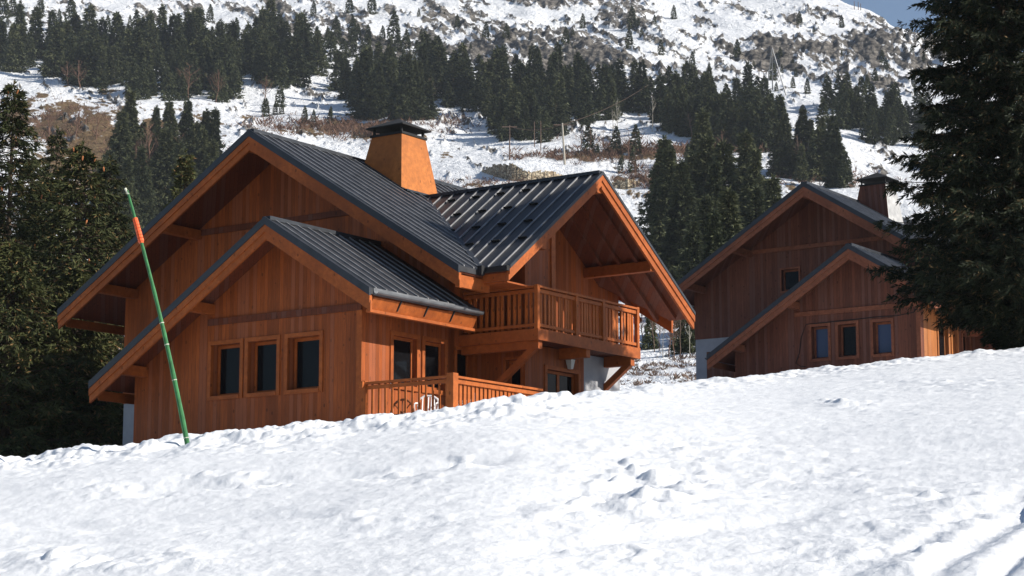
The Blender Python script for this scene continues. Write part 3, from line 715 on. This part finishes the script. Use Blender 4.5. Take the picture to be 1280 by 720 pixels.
# ------------------------------------------------------------------ leaning green snow pole
pb = at(239, 549, 29.3); pt = at(159, 238, 29.6); pb.z = fore_z(pb.x, pb.y) - .25
root = empty('snow_pole', pb); tag(root, 'thin green piste marker pole with orange top band leaning left in the snow bank', 'pole')
d = pt - pb; L = d.length
mb = MB(); npt = 26; pts = []; rad = []
side = Vector((0, 0, 1)).cross(d).normalized(); nn = d.cross(side).normalized()
def pp(t): return d * t + Vector((.05 * math.sin(t * 3.1), 0, 0)) * (1 if t < 1 else 0)
for i in range(npt + 1): t = i / npt; pts.append(pp(t)); rad.append(.040 - .022 * t + (.0035 if i % 4 == 0 else 0))
mb.tube(pts, rad, 10).build('shaft', M_POLE, root)
mb = MB(); 
for i in range(7):
    t = .806 + i * .0125; mb.tube([pp(t), pp(t + .010)], .045 - .001 * i, 10)
mb.tube([pp(.80), pp(.895)], .033, 8); mb.build('orange_band', M_ORANGE, root)
mb = MB().tube([pp(.985), pp(1.0) + Vector((-.03, 0, .03))], .02, 6)
mb.build('bare_tip', M_PALE, root)
for t in (.08, .29, .42, .5): MB().tube([pp(t), pp(t + .003)], .043 - .02 * t, 8).build('node_mark', M_PALE, root)

# ------------------------------------------------------------------ trees
def kites(P, D, L, W, rng, droop=None):
    """leaf-shaped quads: base P, direction D, length L, half width W"""
    n = len(P); D = D / np.linalg.norm(D, axis=1)[:, None]
    r = rng.normal(size=(n, 3)); S = np.cross(D, r); S /= (np.linalg.norm(S, axis=1)[:, None] + 1e-9)
    L = L[:, None]; W = W[:, None]
    V = np.stack([P, P + D * L * .45 + S * W, P + D * L, P + D * L * .45 - S * W], 1)
    return V.reshape(-1, 3)
def spruce(H, Rb, seed, levels, per, twigs, sub, leafL, leafW, bare=.04, power=.8, droop=.35, lowcut=.0, irregular=.3):
    """returns foliage verts (quads in order) and branch polylines"""
    rng = np.random.RandomState(seed); out = []; lines = []
    zs = H * (bare + (1 - bare) * (np.linspace(0, 1, levels) ** 1.05))
    side_bias = rng.rand() * 6.28
    for li, z in enumerate(zs[:-1]):
        f = z / H; prof = (1 - f) ** power * (min(1, (f - bare) / .10 * .5 + .55 + lowcut) if lowcut > -1 else min(1, max(.06, 5.2 * f - .07)) * (1 + .22 * math.exp(-((f - .18) / .045) ** 2)))
        n = max(3, int(per * (.55 + .45 * (1 - f)) + rng.rand()))
        ph = rng.rand() * 6.28
        for k in range(n):
            an = ph + k * 2 * math.pi / n + rng.normal() * .22
            L = Rb * prof * (1 + irregular * rng.normal() * .75 + .1 * math.cos(an - side_bias)); L = max(L, Rb * .04 + .02)
            zz = z + rng.normal() * H / levels * .35
            dirh = np.array([math.cos(an), math.sin(an), 0]); sd = np.array([-dirh[1], dirh[0], 0])
            dr = droop * (1.2 - 1.9 * f) + rng.normal() * .06
            def pt(t): return np.array([0, 0, zz]) + dirh[None, :] * (L * t)[:, None] + np.array([0, 0, 1])[None, :] * (L * (-dr * t + (dr * .75) * t ** 2.2))[:, None]
            lines.append(pt(np.linspace(0, .9, 4)))
            m_ = max(4, int(twigs * (.35 + .65 * L / Rb)))
            t = rng.uniform(.08, 1, m_) ** .8; B = pt(t)
            sg = rng.choice([-1, 1], m_); tl = (.34 * L * (1.05 - t) + .09 * Rb * .5 + leafL * .4) * rng.uniform(.6, 1.2, m_)
            fw = rng.uniform(.35, 1.0, m_)
            TD = dirh[None, :] * fw[:, None] + sd[None, :] * (sg * rng.uniform(.4, 1.0, m_))[:, None]; TD[:, 2] = rng.uniform(-.55, .12, m_) - .12
            TD /= np.linalg.norm(TD, axis=1)[:, None]
            # needles along each twig
            q = rng.uniform(0, 1, (m_, sub)); PP = B[:, None, :] + TD[:, None, :] * (tl[:, None] * q)[:, :, None]
            PP[:, :, 2] -= (tl[:, None] * q ** 2) * .18
            DD = TD[:, None, :] + rng.normal(size=(m_, sub, 3)) * .38; DD[:, :, 2] -= .12
            nn_ = m_ * sub
            out.append(kites(PP.reshape(-1, 3), DD.reshape(-1, 3), leafL * rng.uniform(.6, 1.3, nn_), leafW * rng.uniform(.6, 1.3, nn_), rng))
    # leader
    n = 14 + sub * 4; zz = H * rng.uniform(.90, 1.0, n); P = np.stack([zz * 0, zz * 0, zz], 1); D = rng.normal(size=(n, 3)) * .5; D[:, 2] = .8
    out.append(kites(P, D, np.full(n, leafL), np.full(n, leafW), rng))
    return np.concatenate(out), lines
def trunk_mb(H, r0, lines, rb=.02, lean=0, step=1):
    mb = MB(); n = 8
    mb.tube([(lean * math.sin(i), 0, H * .97 * i / n - (.6 if i == 0 else 0)) for i in range(n + 1)], [r0 * (1 - i / n) ** .8 + .012 for i in range(n + 1)], 8)
    for ln in lines[::step]: mb.tube([tuple(p) for p in ln], [rb, rb * .8, rb * .55, rb * .3], 4, cap=False)
    return mb
def quads(n): return np.arange(n).reshape(-1, 4)
def tree_big(name, loc, H, Rb, seed, leafm, label, r0, group=None, rz=0, **k):
    V, lines = spruce(H, Rb, seed, **k)
    root = empty(name, loc, rz); tag(root, label, 'tree', group)
    trunk_mb(H, r0, lines, .025).build('trunk', M_BARK, root)
    link('crown', np_mesh('crown', V, quads(len(V)), [leafm]), root)
    return root, V

# the big dark spruce on the right
bx, by = at(1268, 440, 47.9).x, 47.9
tree_big('spruce_tree', (bx, by, fore_z(bx, by) - .1), 12.9, 3.1, 11, L_BIG, 'tall dark spruce in front of the right chalet, its branches reaching to the snow', .24,
         levels=62, per=12, twigs=52, sub=17, leafL=.15, leafW=.017, bare=.03, power=.60, droop=.40, lowcut=-9, irregular=.27)
# spruces beside and behind the left end of the chalet
left = [(18, 103, 66, 3.0, 'tall spruce at the left edge of the photo, with brown cones near its top', 1), (104, 176, 64, 3.0, 'broad sunlit spruce hung with brown cones, just left of the chalet roof', 1),
        (58, 215, 72, 3.2, 'darker spruce squeezed between the two cone bearing spruces at left', 0), (-42, 170, 70, 3.4, 'spruce cut by the left edge of the photo', 0), (146, 262, 72, 2.9, 'short spruce touching the low left tip of the chalet roof', 0),
        (232, 188, 84, 2.2, 'slim sunlit spruce rising behind the left slope of the chalet roof', 0), (15, 300, 60, 3.0, 'low dark spruce in front of its taller neighbour at the left edge', 0), (-10, 250, 78, 3.4, 'dense spruce far left, behind the tall cone bearing one', 0),
        (72, 160, 92, 3.2, 'farther spruce whose tip shows between the two cone bearing spruces', 0), (138, 196, 88, 2.8, 'farther spruce just right of the broad cone bearing one', 0), (40, 190, 96, 3.2, 'farther dark spruce behind the tall one at the left edge', 0), (95, 330, 61, 2.6, 'lowest dark spruce under the broad cone bearing one', 0)]
for i, (px, py, Yt, Rb, lab, cones) in enumerate(left):
    u, e_ = ray(px, py); x = u * Yt; g = float(height(np.array([u]), np.array([float(Yt)]))[0]) - .3; H = e_ * Yt - g; Rb *= 1.15
    root, V = tree_big('spruce_tree', (x, Yt, g), H, Rb, 20 + i, L_NEAR, lab, .17, 'spruces left of the front chalet', random.random() * 6,
                       levels=46, per=10, twigs=20, sub=11, leafL=.20, leafW=.023, bare=.02, power=.82, droop=.34, lowcut=.2, irregular=.28)
    if cones:
        cm = MB().tube([(0, 0, 0), (0, 0, -.05), (0, 0, -.13), (0, 0, -.17)], [.010, .027, .024, .007], 6).mesh('cone', [M_CONE])
        rng = np.random.RandomState(50 + i); C = V.reshape(-1, 4, 3)[:, 2, :]; rr = np.hypot(C[:, 0], C[:, 1])
        ok = np.where((C[:, 2] > H * .45) & (rr > .45 * Rb * (1 - C[:, 2] / H) ** .62))[0]
        for k in rng.choice(ok, 30, replace=False):
            c_ = link('cone', cm, root); c_.location = tuple(C[k]); c_.rotation_euler = (rng.normal() * .2, rng.normal() * .2, 0)

# distant spruces: a few shapes shared by many trees (foliage and trunk in one small mesh)
def far_variant(seed, slim, levels=32, twigs=8, sub=4, leafL=.75, leafW=.105, power=.85):
    V, lines = spruce(10, 10 * slim, seed, levels=levels, per=7, twigs=twigs, sub=sub, leafL=leafL, leafW=leafW, bare=.04, power=power, droop=.34, lowcut=.15, irregular=.42)
    mb = MB(); mb.tube([(0, 0, -.8), (0, 0, 5), (0, 0, 9.6)], [.14, .09, .02], 5)
    nv = len(V); tv = np.array(mb.v); F1 = quads(nv); F2 = np.array([f for f in mb.f if len(f) == 4]) + nv
    return np_mesh('distant_spruce', np.concatenate([V, tv]), np.concatenate([F1, F2]), [L_FAR, M_BARK], np.concatenate([np.zeros(len(F1)), np.ones(len(F2))]))
VAR = [far_variant(100 + i, sl, power=pw) for i, (sl, pw) in enumerate(((.20, 1.15), (.24, 1.3), (.18, 1.1), (.27, 1.35), (.22, 1.15), (.25, 1.4), (.21, 1.0), (.29, 1.3)))]
VARM = [far_variant(110 + i, sl, 46, 17, 9, .42, .045, pw) for i, (sl, pw) in enumerate(((.20, 1.1), (.24, 1.25), (.18, 1.2), (.22, 1.0)))]
rnd = random.Random(5)
def inpoly(x, y, poly):
    c = False; n = len(poly)
    for i in range(n):
        x1, y1 = poly[i]; x2, y2 = poly[(i + 1) % n]
        if (y1 > y) != (y2 > y) and x < (x2 - x1) * (y - y1) / (y2 - y1) + x1: c = not c
    return c
ZONES = [
 ('forest', 'dark spruce in the thick forest strip at the upper left', 'spruces of the upper left forest', [(-30, 70), (60, 66), (290, 66), (300, 128), (215, 132), (120, 118), (50, 92), (-30, 90)], (38, 66), 130, 6),
 ('forest', 'spruce in the loose stand right of the upper left forest', 'spruces of the loose upper middle stand', [(285, 90), (345, 112), (395, 100), (410, 60), (330, 55)], (30, 60), 34, 8),
 ('forest', 'dark spruce in the forest clump above the chimney', 'spruces above the chimney', [(420, 105), (560, 105), (548, 152), (455, 146), (425, 132)], (42, 76), 48, 7),
 ('forest', 'dark spruce in the long forest strip below the grey cliffs', 'spruces below the cliffs', [(545, 112), (700, 112), (790, 120), (770, 150), (690, 178), (630, 180), (600, 146), (548, 138)], (36, 64), 110, 6),
 ('forest', 'dark spruce in the right half of the long forest strip', 'spruces right of the cliffs', [(790, 125), (960, 140), (990, 178), (960, 190), (895, 186), (830, 165), (800, 150)], (36, 62), 96, 6),
 ('forest', 'spruce in the small dark group above the right chalet roof', 'spruces above the right chalet', [(955, 222), (1000, 228), (1064, 236), (1058, 224), (985, 214)], (44, 84), 13, 10),
 ('forest', 'dark spruce in the patch between the rocky face and the big spruce', 'spruces under the rocky face', [(1030, 128), (1160, 150), (1160, 186), (1080, 180), (1040, 160)], (26, 48), 50, 6),
 ('clump', 'tall dark spruce in the deep clump between the two chalets', 'spruces between the chalets', [(822, 300), (950, 300), (980, 420), (900, 440), (830, 420), (808, 380)], (90, 170), 30, 11),
 ('clump', 'dark spruce in the middle distance above the left roof slope', 'spruces above the left roof slope', [(110, 210), (300, 205), (310, 250), (230, 300), (110, 330)], (70, 120), 34, 11),
 ('small', 'medium spruce scattered on the rocky slope just above the long forest strip', 'spruces scattered above the middle forest strip', [(300, 48), (470, 44), (600, 100), (560, 112), (430, 104), (310, 92)], (18, 42), 34, 9),
 ('small', 'medium spruce at the thin upper edge of the upper left forest', 'spruces at the upper edge of the left forest', [(0, 20), (300, 24), (300, 58), (0, 62)], (16, 34), 26, 9),
 ('small', 'small lone spruce on the open upper snow slope', 'small spruces on the open slope', [(300, 12), (1150, 30), (1160, 120), (1000, 130), (860, 118), (620, 100), (310, 60)], (8, 24), 64, 9),
 ('small', 'small spruce on the snowfield between forest and road', 'small spruces on the lower snowfields', [(330, 125), (430, 145), (420, 160), (330, 150)], (10, 24), 9, 9),
 ('small', 'young spruce standing on the snow terrace behind the cross gable ridge', 'young spruces on the terrace', [(720, 186), (860, 196), (860, 238), (780, 226), (735, 205)], (20, 44), 13, 12),
]
trees = []
for kind, lab, grp, poly, (h0, h1), cnt, sp in ZONES:
    xs = [p[0] for p in poly]; ys = [p[1] for p in poly]; got = []; tries = 0
    while len(got) < cnt and tries < 6000:
        tries += 1; x = rnd.uniform(min(xs), max(xs)); y = rnd.uniform(min(ys), max(ys))
        if not inpoly(x, y, poly): continue
        if any((x - a) ** 2 + ((y - b_) * 1.5) ** 2 < (sp * (.5 if tries > 2000 else .8)) ** 2 for a, b_ in got): continue
        got.append((x, y)); trees.append((x, y, rnd.uniform(h0 * (.72 if kind == 'forest' else 1), h1 * 1.05) * (1 if kind != 'small' else rnd.choice([.6, .8, 1, 1.2])), lab, grp))
# particular trees read off the photograph
for x, y, h in ((372, 108, 66), (330, 104, 60), (458, 150, 92), (505, 150, 88), (1044, 234, 84), (1030, 168, 44), (868, 330, 142), (895, 320, 140), (880, 300, 112), (925, 330, 118), (850, 330, 110)):
    z = [z for z in ZONES if inpoly(x, y, z[3])]; z = z[0] if z else (ZONES[7] if y > 250 else ZONES[2]); trees.append((x, y, h, z[1], z[2]))
for x, y, h in ((858, 440, 62), (848, 436, 45), (812, 436, 60), (868, 440, 40)): trees.append((x, y, h, 'small green spruce at the foot of the wood, seen through the gap between the chalets', 'small spruces in the gap between the chalets'))
trees.sort(key=lambda t: -t[2])
rest = []
for i, (x, y, h, lab, grp) in enumerate(trees):
    X, Yt, Z = at_ground(x, y, 118 if y > 425 else 150)
    Hm = h * Yt / F * 1.02; s = Hm / 10; v = rnd.choice(VARM if h > 70 else (VAR[3:] if h < 24 else VAR))
    if i < 286:
        o = link('spruce_tree', v); o.location = (X, Yt, Z - .3); o.scale = (s * rnd.uniform(.85, 1.25),) * 2 + (s,); o.rotation_euler = (rnd.gauss(0, .025), rnd.gauss(0, .025), rnd.random() * 6.28); tag(o, lab, 'tree', grp)
    else: rest.append((X, Yt, Z, s))
if rest:
    base, _ = spruce(10, 2.2, 300, levels=18, per=6, twigs=5, sub=3, leafL=1.0, leafW=.2, bare=.03, power=.8, droop=.2, lowcut=.3, irregular=.3)
    al = np.concatenate([base * s + np.array([X, Yt, Z]) for X, Yt, Z, s in rest])
    o = link('distant_saplings', np_mesh('distant_saplings', al, quads(len(al)), [L_FAR])); tag(o, 'smallest spruces filling the far forest strips and dotting the upper slope', 'trees', kind='stuff')

# bare deciduous trees
def bare_tree(seed, H=10, spread=.5, n_main=9, sub=7, r0=.12, fork=.3):
    rng = np.random.RandomState(seed); mb = MB(); tops = []
    tr = [Vector((0, 0, -.5))]; p = Vector((0, 0, 0)); k = 7
    for i in range(1, k + 1): p = Vector((p.x + rng.normal() * .12, p.y + rng.normal() * .12, H * i / k)); tr.append(p.copy())
    mb.tube(tr, [r0 * (1 - i / (k + 1)) ** .9 + .015 for i in range(k + 1)], 6)
    for i in range(n_main):
        t = rng.uniform(fork, .95); j = min(int(t * k) + 1, k); b_ = tr[j].lerp(tr[max(j - 1, 0)], rng.rand()); an = rng.rand() * 6.28; L = H * spread * (1.1 - t) * rng.uniform(.6, 1.2)
        d = Vector((math.cos(an), math.sin(an), rng.uniform(.6, 1.6))).normalized(); q = b_ + d * L * .5; e_ = q + (d + Vector((0, 0, .5))).normalized() * L * .5
        mb.tube([b_, q, e_], [r0 * .35, r0 * .22, .012], 4, cap=False)
        for m_ in range(sub):
            s_ = b_.lerp(q, rng.rand()) if rng.rand() < .4 else q.lerp(e_, rng.rand()); a2 = rng.rand() * 6.28; l2 = L * rng.uniform(.2, .5)
            mb.tube([s_, s_ + (d + Vector((math.cos(a2), math.sin(a2), .5)) * .9).normalized() * l2], [r0 * .13, .008], 3, cap=False)
    return mb
BARE = [bare_tree(1, 10, .45, 16, 8).mesh('bare_tree', [M_TWIG]), bare_tree(2, 10, .6, 20, 9, .14, .15).mesh('bare_tree', [M_TWIGR]), bare_tree(3, 10, .35, 14, 7, .10, .4).mesh('birch_tree', [M_BIRCH])]
bares = [(866, 174, 34, 0, 1.5), (878, 176, 28, 0, 1.5), (700, 168, 40, 0, 1), (765, 190, 55, 2, .8), (772, 170, 50, 2, .8), (815, 165, 52, 2, .7), (786, 200, 38, 1, 1.3), (726, 190, 30, 1, 1.5), (740, 192, 32, 1, 1.5), (755, 194, 30, 1, 1.3),
         (410, 170, 22, 1, 2), (440, 168, 24, 1, 2), (470, 172, 22, 1, 2), (175, 240, 80, 0, 1), (190, 250, 95, 1, 1), (205, 245, 90, 0, 1.1), (222, 255, 86, 1, 1), (165, 250, 70, 1, 1.1), (150, 280, 80, 0, 1.2), (95, 170, 45, 1, 1.2), (120, 175, 45, 1, 1.2), (60, 180, 50, 1, 1.2),
         (829, 447, 62, 2, .7), (818, 440, 60, 0, .9), (836, 446, 56, 1, .9), (843, 448, 60, 1, .8), (805, 436, 55, 1, 1), (863, 446, 50, 2, .8), (824, 438, 52, 1, .9), (850, 444, 58, 0, .8), (905, 190, 25, 1, 2), (1000, 225, 60, 0, .7), (1012, 222, 50, 2, .6),
         (835, 235, 34, 1, 1.5), (810, 232, 34, 0, 1.4), (850, 228, 30, 1, 1.5), (795, 222, 30, 1, 1.5), (826, 226, 26, 1, 1.8), (540, 135, 40, 0, 1), (330, 130, 35, 1, 1.4), (270, 128, 40, 1, 1.3), (235, 125, 45, 1, 1.2), (100, 112, 36, 1, 1.5), (85, 108, 30, 1, 1.5)]
for i, (x, y, h, v, w) in enumerate(bares):
    X, Yt, Z = at_ground(x, y, 116 if y > 425 else 150); s = h * Yt / F / 10
    gap = y > 425
    o = link(('birch_tree' if v == 2 else 'bare_tree'), BARE[v]); o.location = (X, Yt, Z); o.scale = (s * w, s * w, s); o.rotation_euler = (0, 0, rnd.random() * 6)
    kindw = ('pale grey brown', 'reddish brown', 'slim white stemmed')[v]
    where = 'in the wood seen through the gap between the chalets' if gap else ('on the slope left of the front chalet roof' if x < 260 and y > 140 else ('above the terrace road' if x > 690 else 'at the edge of the far forest'))
    tag(o, f'{kindw} leafless tree {where}', 'tree', f'leafless trees {where}')

# scrub: countless low twiggy bushes along terraces and in the gap
def scrub_obj(name, pts, mtl, label, n_b=14):
    rng = np.random.RandomState(3); P = []; D = []; L = []
    for X, Yt, Z, s in pts:
        k = n_b; a = rng.rand(k) * 6.28; D.append(np.stack([np.cos(a) * .7, np.sin(a) * .7, rng.uniform(.3, 1.2, k)], 1)); P.append(np.array([X, Yt, Z - .05]) + rng.normal(size=(k, 3)) * np.array([.35, .35, .03]) * s); L.append(s * rng.uniform(.5, 1.2, k))
    P = np.concatenate(P); D = np.concatenate(D); L = np.concatenate(L); V = kites(P, D, L, L * .05 + .01, rng)
    o = link(name, np_mesh(name, V, quads(len(V)), [mtl])); tag(o, label, 'scrub', kind='stuff'); return o
pts = []
for cx, cy, rx, ry, n, s in ((400, 160, 80, 7, 150, 2.2), (470, 168, 50, 8, 120, 2.2), (860, 190, 90, 7, 200, 2.0), (760, 192, 50, 12, 120, 1.8), (830, 225, 50, 14, 160, 2.0), (60, 160, 70, 25, 160, 1.8), (190, 215, 90, 40, 220, 1.8), (690, 196, 40, 5, 60, 1.6), (555, 155, 30, 10, 60, 1.6), (1040, 226, 60, 10, 80, 1.6), (610, 230, 50, 6, 60, 1.2)):
    for _ in range(n):
        X, Yt, Z = at_ground(rnd.gauss(cx, rx * .6), rnd.gauss(cy, ry * .6)); pts.append((X, Yt, Z, s * rnd.uniform(.5, 1.2)))
scrub_obj('scrub', pts, M_TWIGR, 'low reddish brown leafless scrub along the snowy terraces', 12)
pts = []
for _ in range(80):
    X, Yt, Z = at_ground(rnd.uniform(770, 885), rnd.uniform(446, 486), 98); pts.append((X, Yt, Z, rnd.uniform(.15, .55)))
scrub_obj('low_bushes', pts, M_TWIG, 'small grey green bushes poking through snow in the gap between the chalets', 22)

# ------------------------------------------------------------------ walls, poles and pylons on the slope
def stone_wall(pl, hgt, label):
    mb = MB(); P = [at_ground(x, y) for x, y in pl]; rng = random.Random(4)
    for (x0, y0, z0), (x1, y1, z1), h0, h1 in zip(P, P[1:], hgt, hgt[1:]):
        n = 6
        for i in range(n):
            t0, t1 = i / n, (i + 1) / n; A = Vector((x0, y0, z0)).lerp(Vector((x1, y1, z1)), t0); B = Vector((x0, y0, z0)).lerp(Vector((x1, y1, z1)), t1); ha = h0 + (h1 - h0) * t0 + rng.uniform(-.3, .3); hb = h0 + (h1 - h0) * t1 + rng.uniform(-.3, .3)
            dd = Vector((0, 2.2, 0)); up = Vector((0, 0, 1)); lo = Vector((0, 0, -1.5)); j = Vector((0, rng.uniform(-.15, .15), 0))
            mb.hexa([A + lo + j, B + lo + j, B + lo + dd, A + lo + dd, A + up * ha + j + Vector((0, .6, 0)), B + up * hb + j + Vector((0, .6, 0)), B + up * hb + dd, A + up * ha + dd])
    o = mb.build('stone_wall', M_STONE); tag(o, label, 'wall')
stone_wall([(602, 216), (618, 222), (640, 227), (660, 229), (685, 229), (706, 224)], [.6, 2.6, 3.6, 2.2, 2.6, .5], 'rough brown stone retaining wall in the snow above the cross gable ridge')
stone_wall([(765, 236), (785, 238), (800, 234)], [1.5, 2.2, 1.0], 'short stone retaining wall beside the tip of the cross gable')
def pole_thing(x, y, ytop, label, arm=0, r=.16, x2=None, name='power_pole', cat='pole', grp='wooden power line poles', m_=None):
    X, Yt, Z = at_ground(x, y); px = Yt / F; H = (y - ytop) * px; dx = ((x2 or x) - x) * px
    root = empty(name, (X, Yt, Z - .3)); tag(root, label, cat, grp)
    MB().tube([(0, 0, 0), (dx, 0, H)], [r, r * .7], 8).build('shaft', m_ or M_TWIG, root)
    if arm: MB().box(dx - arm, dx + arm, -.08, .08, H * .96 - .1, H * .96 + .08).build('crossarm', M_TWIG, root)
    return Vector((X + dx, Yt, Z - .3 + H * .97))
tops = [pole_thing(637, 200, 153, 'grey pole with a cross arm, standing alone above the stone wall', 1.6, .16), pole_thing(668, 184, 149, 'thin plain pole, left one of the close pair before the forest', 0, .11), pole_thing(676, 188, 148, 'thin plain pole, right one of the close pair before the forest', 0, .11),
        pole_thing(706, 206, 150, 'pale thick pole with a cross arm on the bank right of the pair', 1.8, .24, 703, m_=M_BIRCH)]
def wire(pts, label):
    mb = MB()
    for a, b_ in zip(pts, pts[1:]):
        mb.tube([a.lerp(b_, t) - Vector((0, 0, 1.0 * 4 * t * (1 - t))) for t in np.linspace(0, 1, 8)], .035, 4)
    o = mb.build('power_line', M_TWIG); tag(o, label, 'wire')
wire([tops[0], tops[3], Vector((tops[3].x + 22, tops[3].y + 60, tops[3].z + 24))], 'thin sagging wire strung between the two poles with cross arms')
for x, y, yt, lab in ((440, 172, 156, 'short thin post right of the bushes, left of the chimney'), (404, 170, 155, 'short thin post among the brown bushes above the main ridge'), (378, 166, 154, 'short thin post above the left part of the main ridge')):
    pole_thing(x, y + 3, yt, lab, 0, .10, None, 'marker_post', 'post', 'thin posts above the main roof ridge')
# A shaped lift pylon
def pylon(x, y, ytop, w, label, legs, r=.28, name='pylon'):
    X, Yt, Z = at_ground(x, y); px = Yt / F; H = (y - ytop) * px; root = empty(name, (X, Yt, Z - .5)); tag(root, label, 'pylon')
    for lx, ly in legs: MB().tube([(lx * px, ly, -.6), (lx * px * .02, ly * .05, H)], [r, r * .55], 6).build('leg', M_GUT, root)
    for t in (.45, .7): MB().tube([(legs[0][0] * px * (1 - t), legs[0][1] * (1 - t), H * t), (legs[1][0] * px * (1 - t), legs[1][1] * (1 - t), H * t)], r * .35, 5).build('brace', M_GUT, root)
    return root, H, px
pylon(966, 118, 55, 14, 'tall three legged steel pylon on the snow below the rocks', ((-7, 3), (15, -3), (3, 5)), .2)
for x, y, yt in ((949, 106, 86), (955, 106, 87)): pole_thing(x, y, yt, ('thin grey post just left of the three legged pylon, outer one' if x < 952 else 'thin grey post just left of the three legged pylon, inner one'), .5, .12, None, 'marker_post', 'post', 'thin posts left of the pylon')
rt, H, px_ = pylon(1122, 16, -4, 8, 'lattice lift pylon with cross arms on the skyline beside the hut', ((-3, 2), (4, -2), (0, 3)), .28)
for t in (.62, .86): MB().box(-9 * px_, 9 * px_, -.15, .15, H * t - .15, H * t + .15).build('crossarm', M_GUT, rt)
X, Yt, Z = at_ground(1128, 24); q = Yt / F
ht = empty('concrete_hut', (X, Yt, Z)); tag(ht, 'small flat roofed concrete hut on the skyline under the lift pylon', 'hut')
MB().box(-6 * q, 6 * q, 0, 10 * q, -2, 8 * q).build('wall', M_RENDER, ht, .1); MB().box(-6.6 * q, 6.6 * q, -.6 * q, 10.6 * q, 8 * q + .004, 9 * q).build('roof', M_SNOW, ht, .1); MB().box(-2 * q, 1 * q, -.12, -.01, -.5, 5 * q).build('door', M_BLACK, ht)
for x, y, yt in ((1068, 12, 0), (1073, 13, 1), (1076, 13, 3)): pole_thing(x, y, yt, f'thin post of the snow fence on the skyline left of the hut', 0, .16, None, 'marker_post', 'post', 'snow fence posts on the skyline')
pole_thing(1086, 168, 158, 'short pale slanted stake on the striped snow ledge behind the right chalet', 0, .2, 1089, 'marker_stake', 'post', None, M_BIRCH)

# ------------------------------------------------------------------ air
hm = bpy.data.materials.new('thin_haze'); hm.use_nodes = True; hn = hm.node_tree; hn.nodes.clear()
ho = hn.nodes.new('ShaderNodeOutputMaterial'); hv = hn.nodes.new('ShaderNodeVolumePrincipled'); hn.links.new(hv.outputs[0], ho.inputs['Volume'])
hv.inputs['Color'].default_value = (.80, .88, 1, 1); hv.inputs['Density'].default_value = .00011; hv.inputs['Anisotropy'].default_value = .1
hz = MB().box(-1990, 1990, -12, 1960, -70, 700).build('haze', hm); tag(hz, kind='stuff', label='thin bluish mountain air over the valley')

# ------------------------------------------------------------------ light
AZ, EL = R_(108), R_(31)
S = Vector((math.sin(AZ) * math.cos(EL), math.cos(AZ) * math.cos(EL), math.sin(EL)))
sd = bpy.data.lights.new('sun', 'SUN'); sd.energy = 4.8; sd.angle = R_(.53); sd.color = (1, .94, .84)
so = bpy.data.objects.new('sun', sd); col.objects.link(so); so.rotation_euler = S.to_track_quat('Z', 'Y').to_euler(); so.location = (30, 0, 60)
w = bpy.data.worlds.new('World'); scene.world = w; w.use_nodes = True; nt = w.node_tree
sk = nt.nodes.new('ShaderNodeTexSky'); sk.sky_type = 'NISHITA'; sk.sun_disc = False; sk.sun_elevation = EL; sk.sun_rotation = AZ; sk.altitude = 700; sk.air_density = 1.0; sk.dust_density = .2; sk.ozone_density = 3.0
nt.links.new(sk.outputs[0], nt.nodes['Background'].inputs[0]); nt.nodes['Background'].inputs[1].default_value = .075
vs = scene.view_settings; vs.view_transform = 'Standard'; vs.look = 'None'; vs.gamma = 1; vs.use_curve_mapping = False; vs.exposure = .50
scene.cycles.max_bounces = 6; scene.cycles.diffuse_bounces = 3; scene.cycles.glossy_bounces = 2
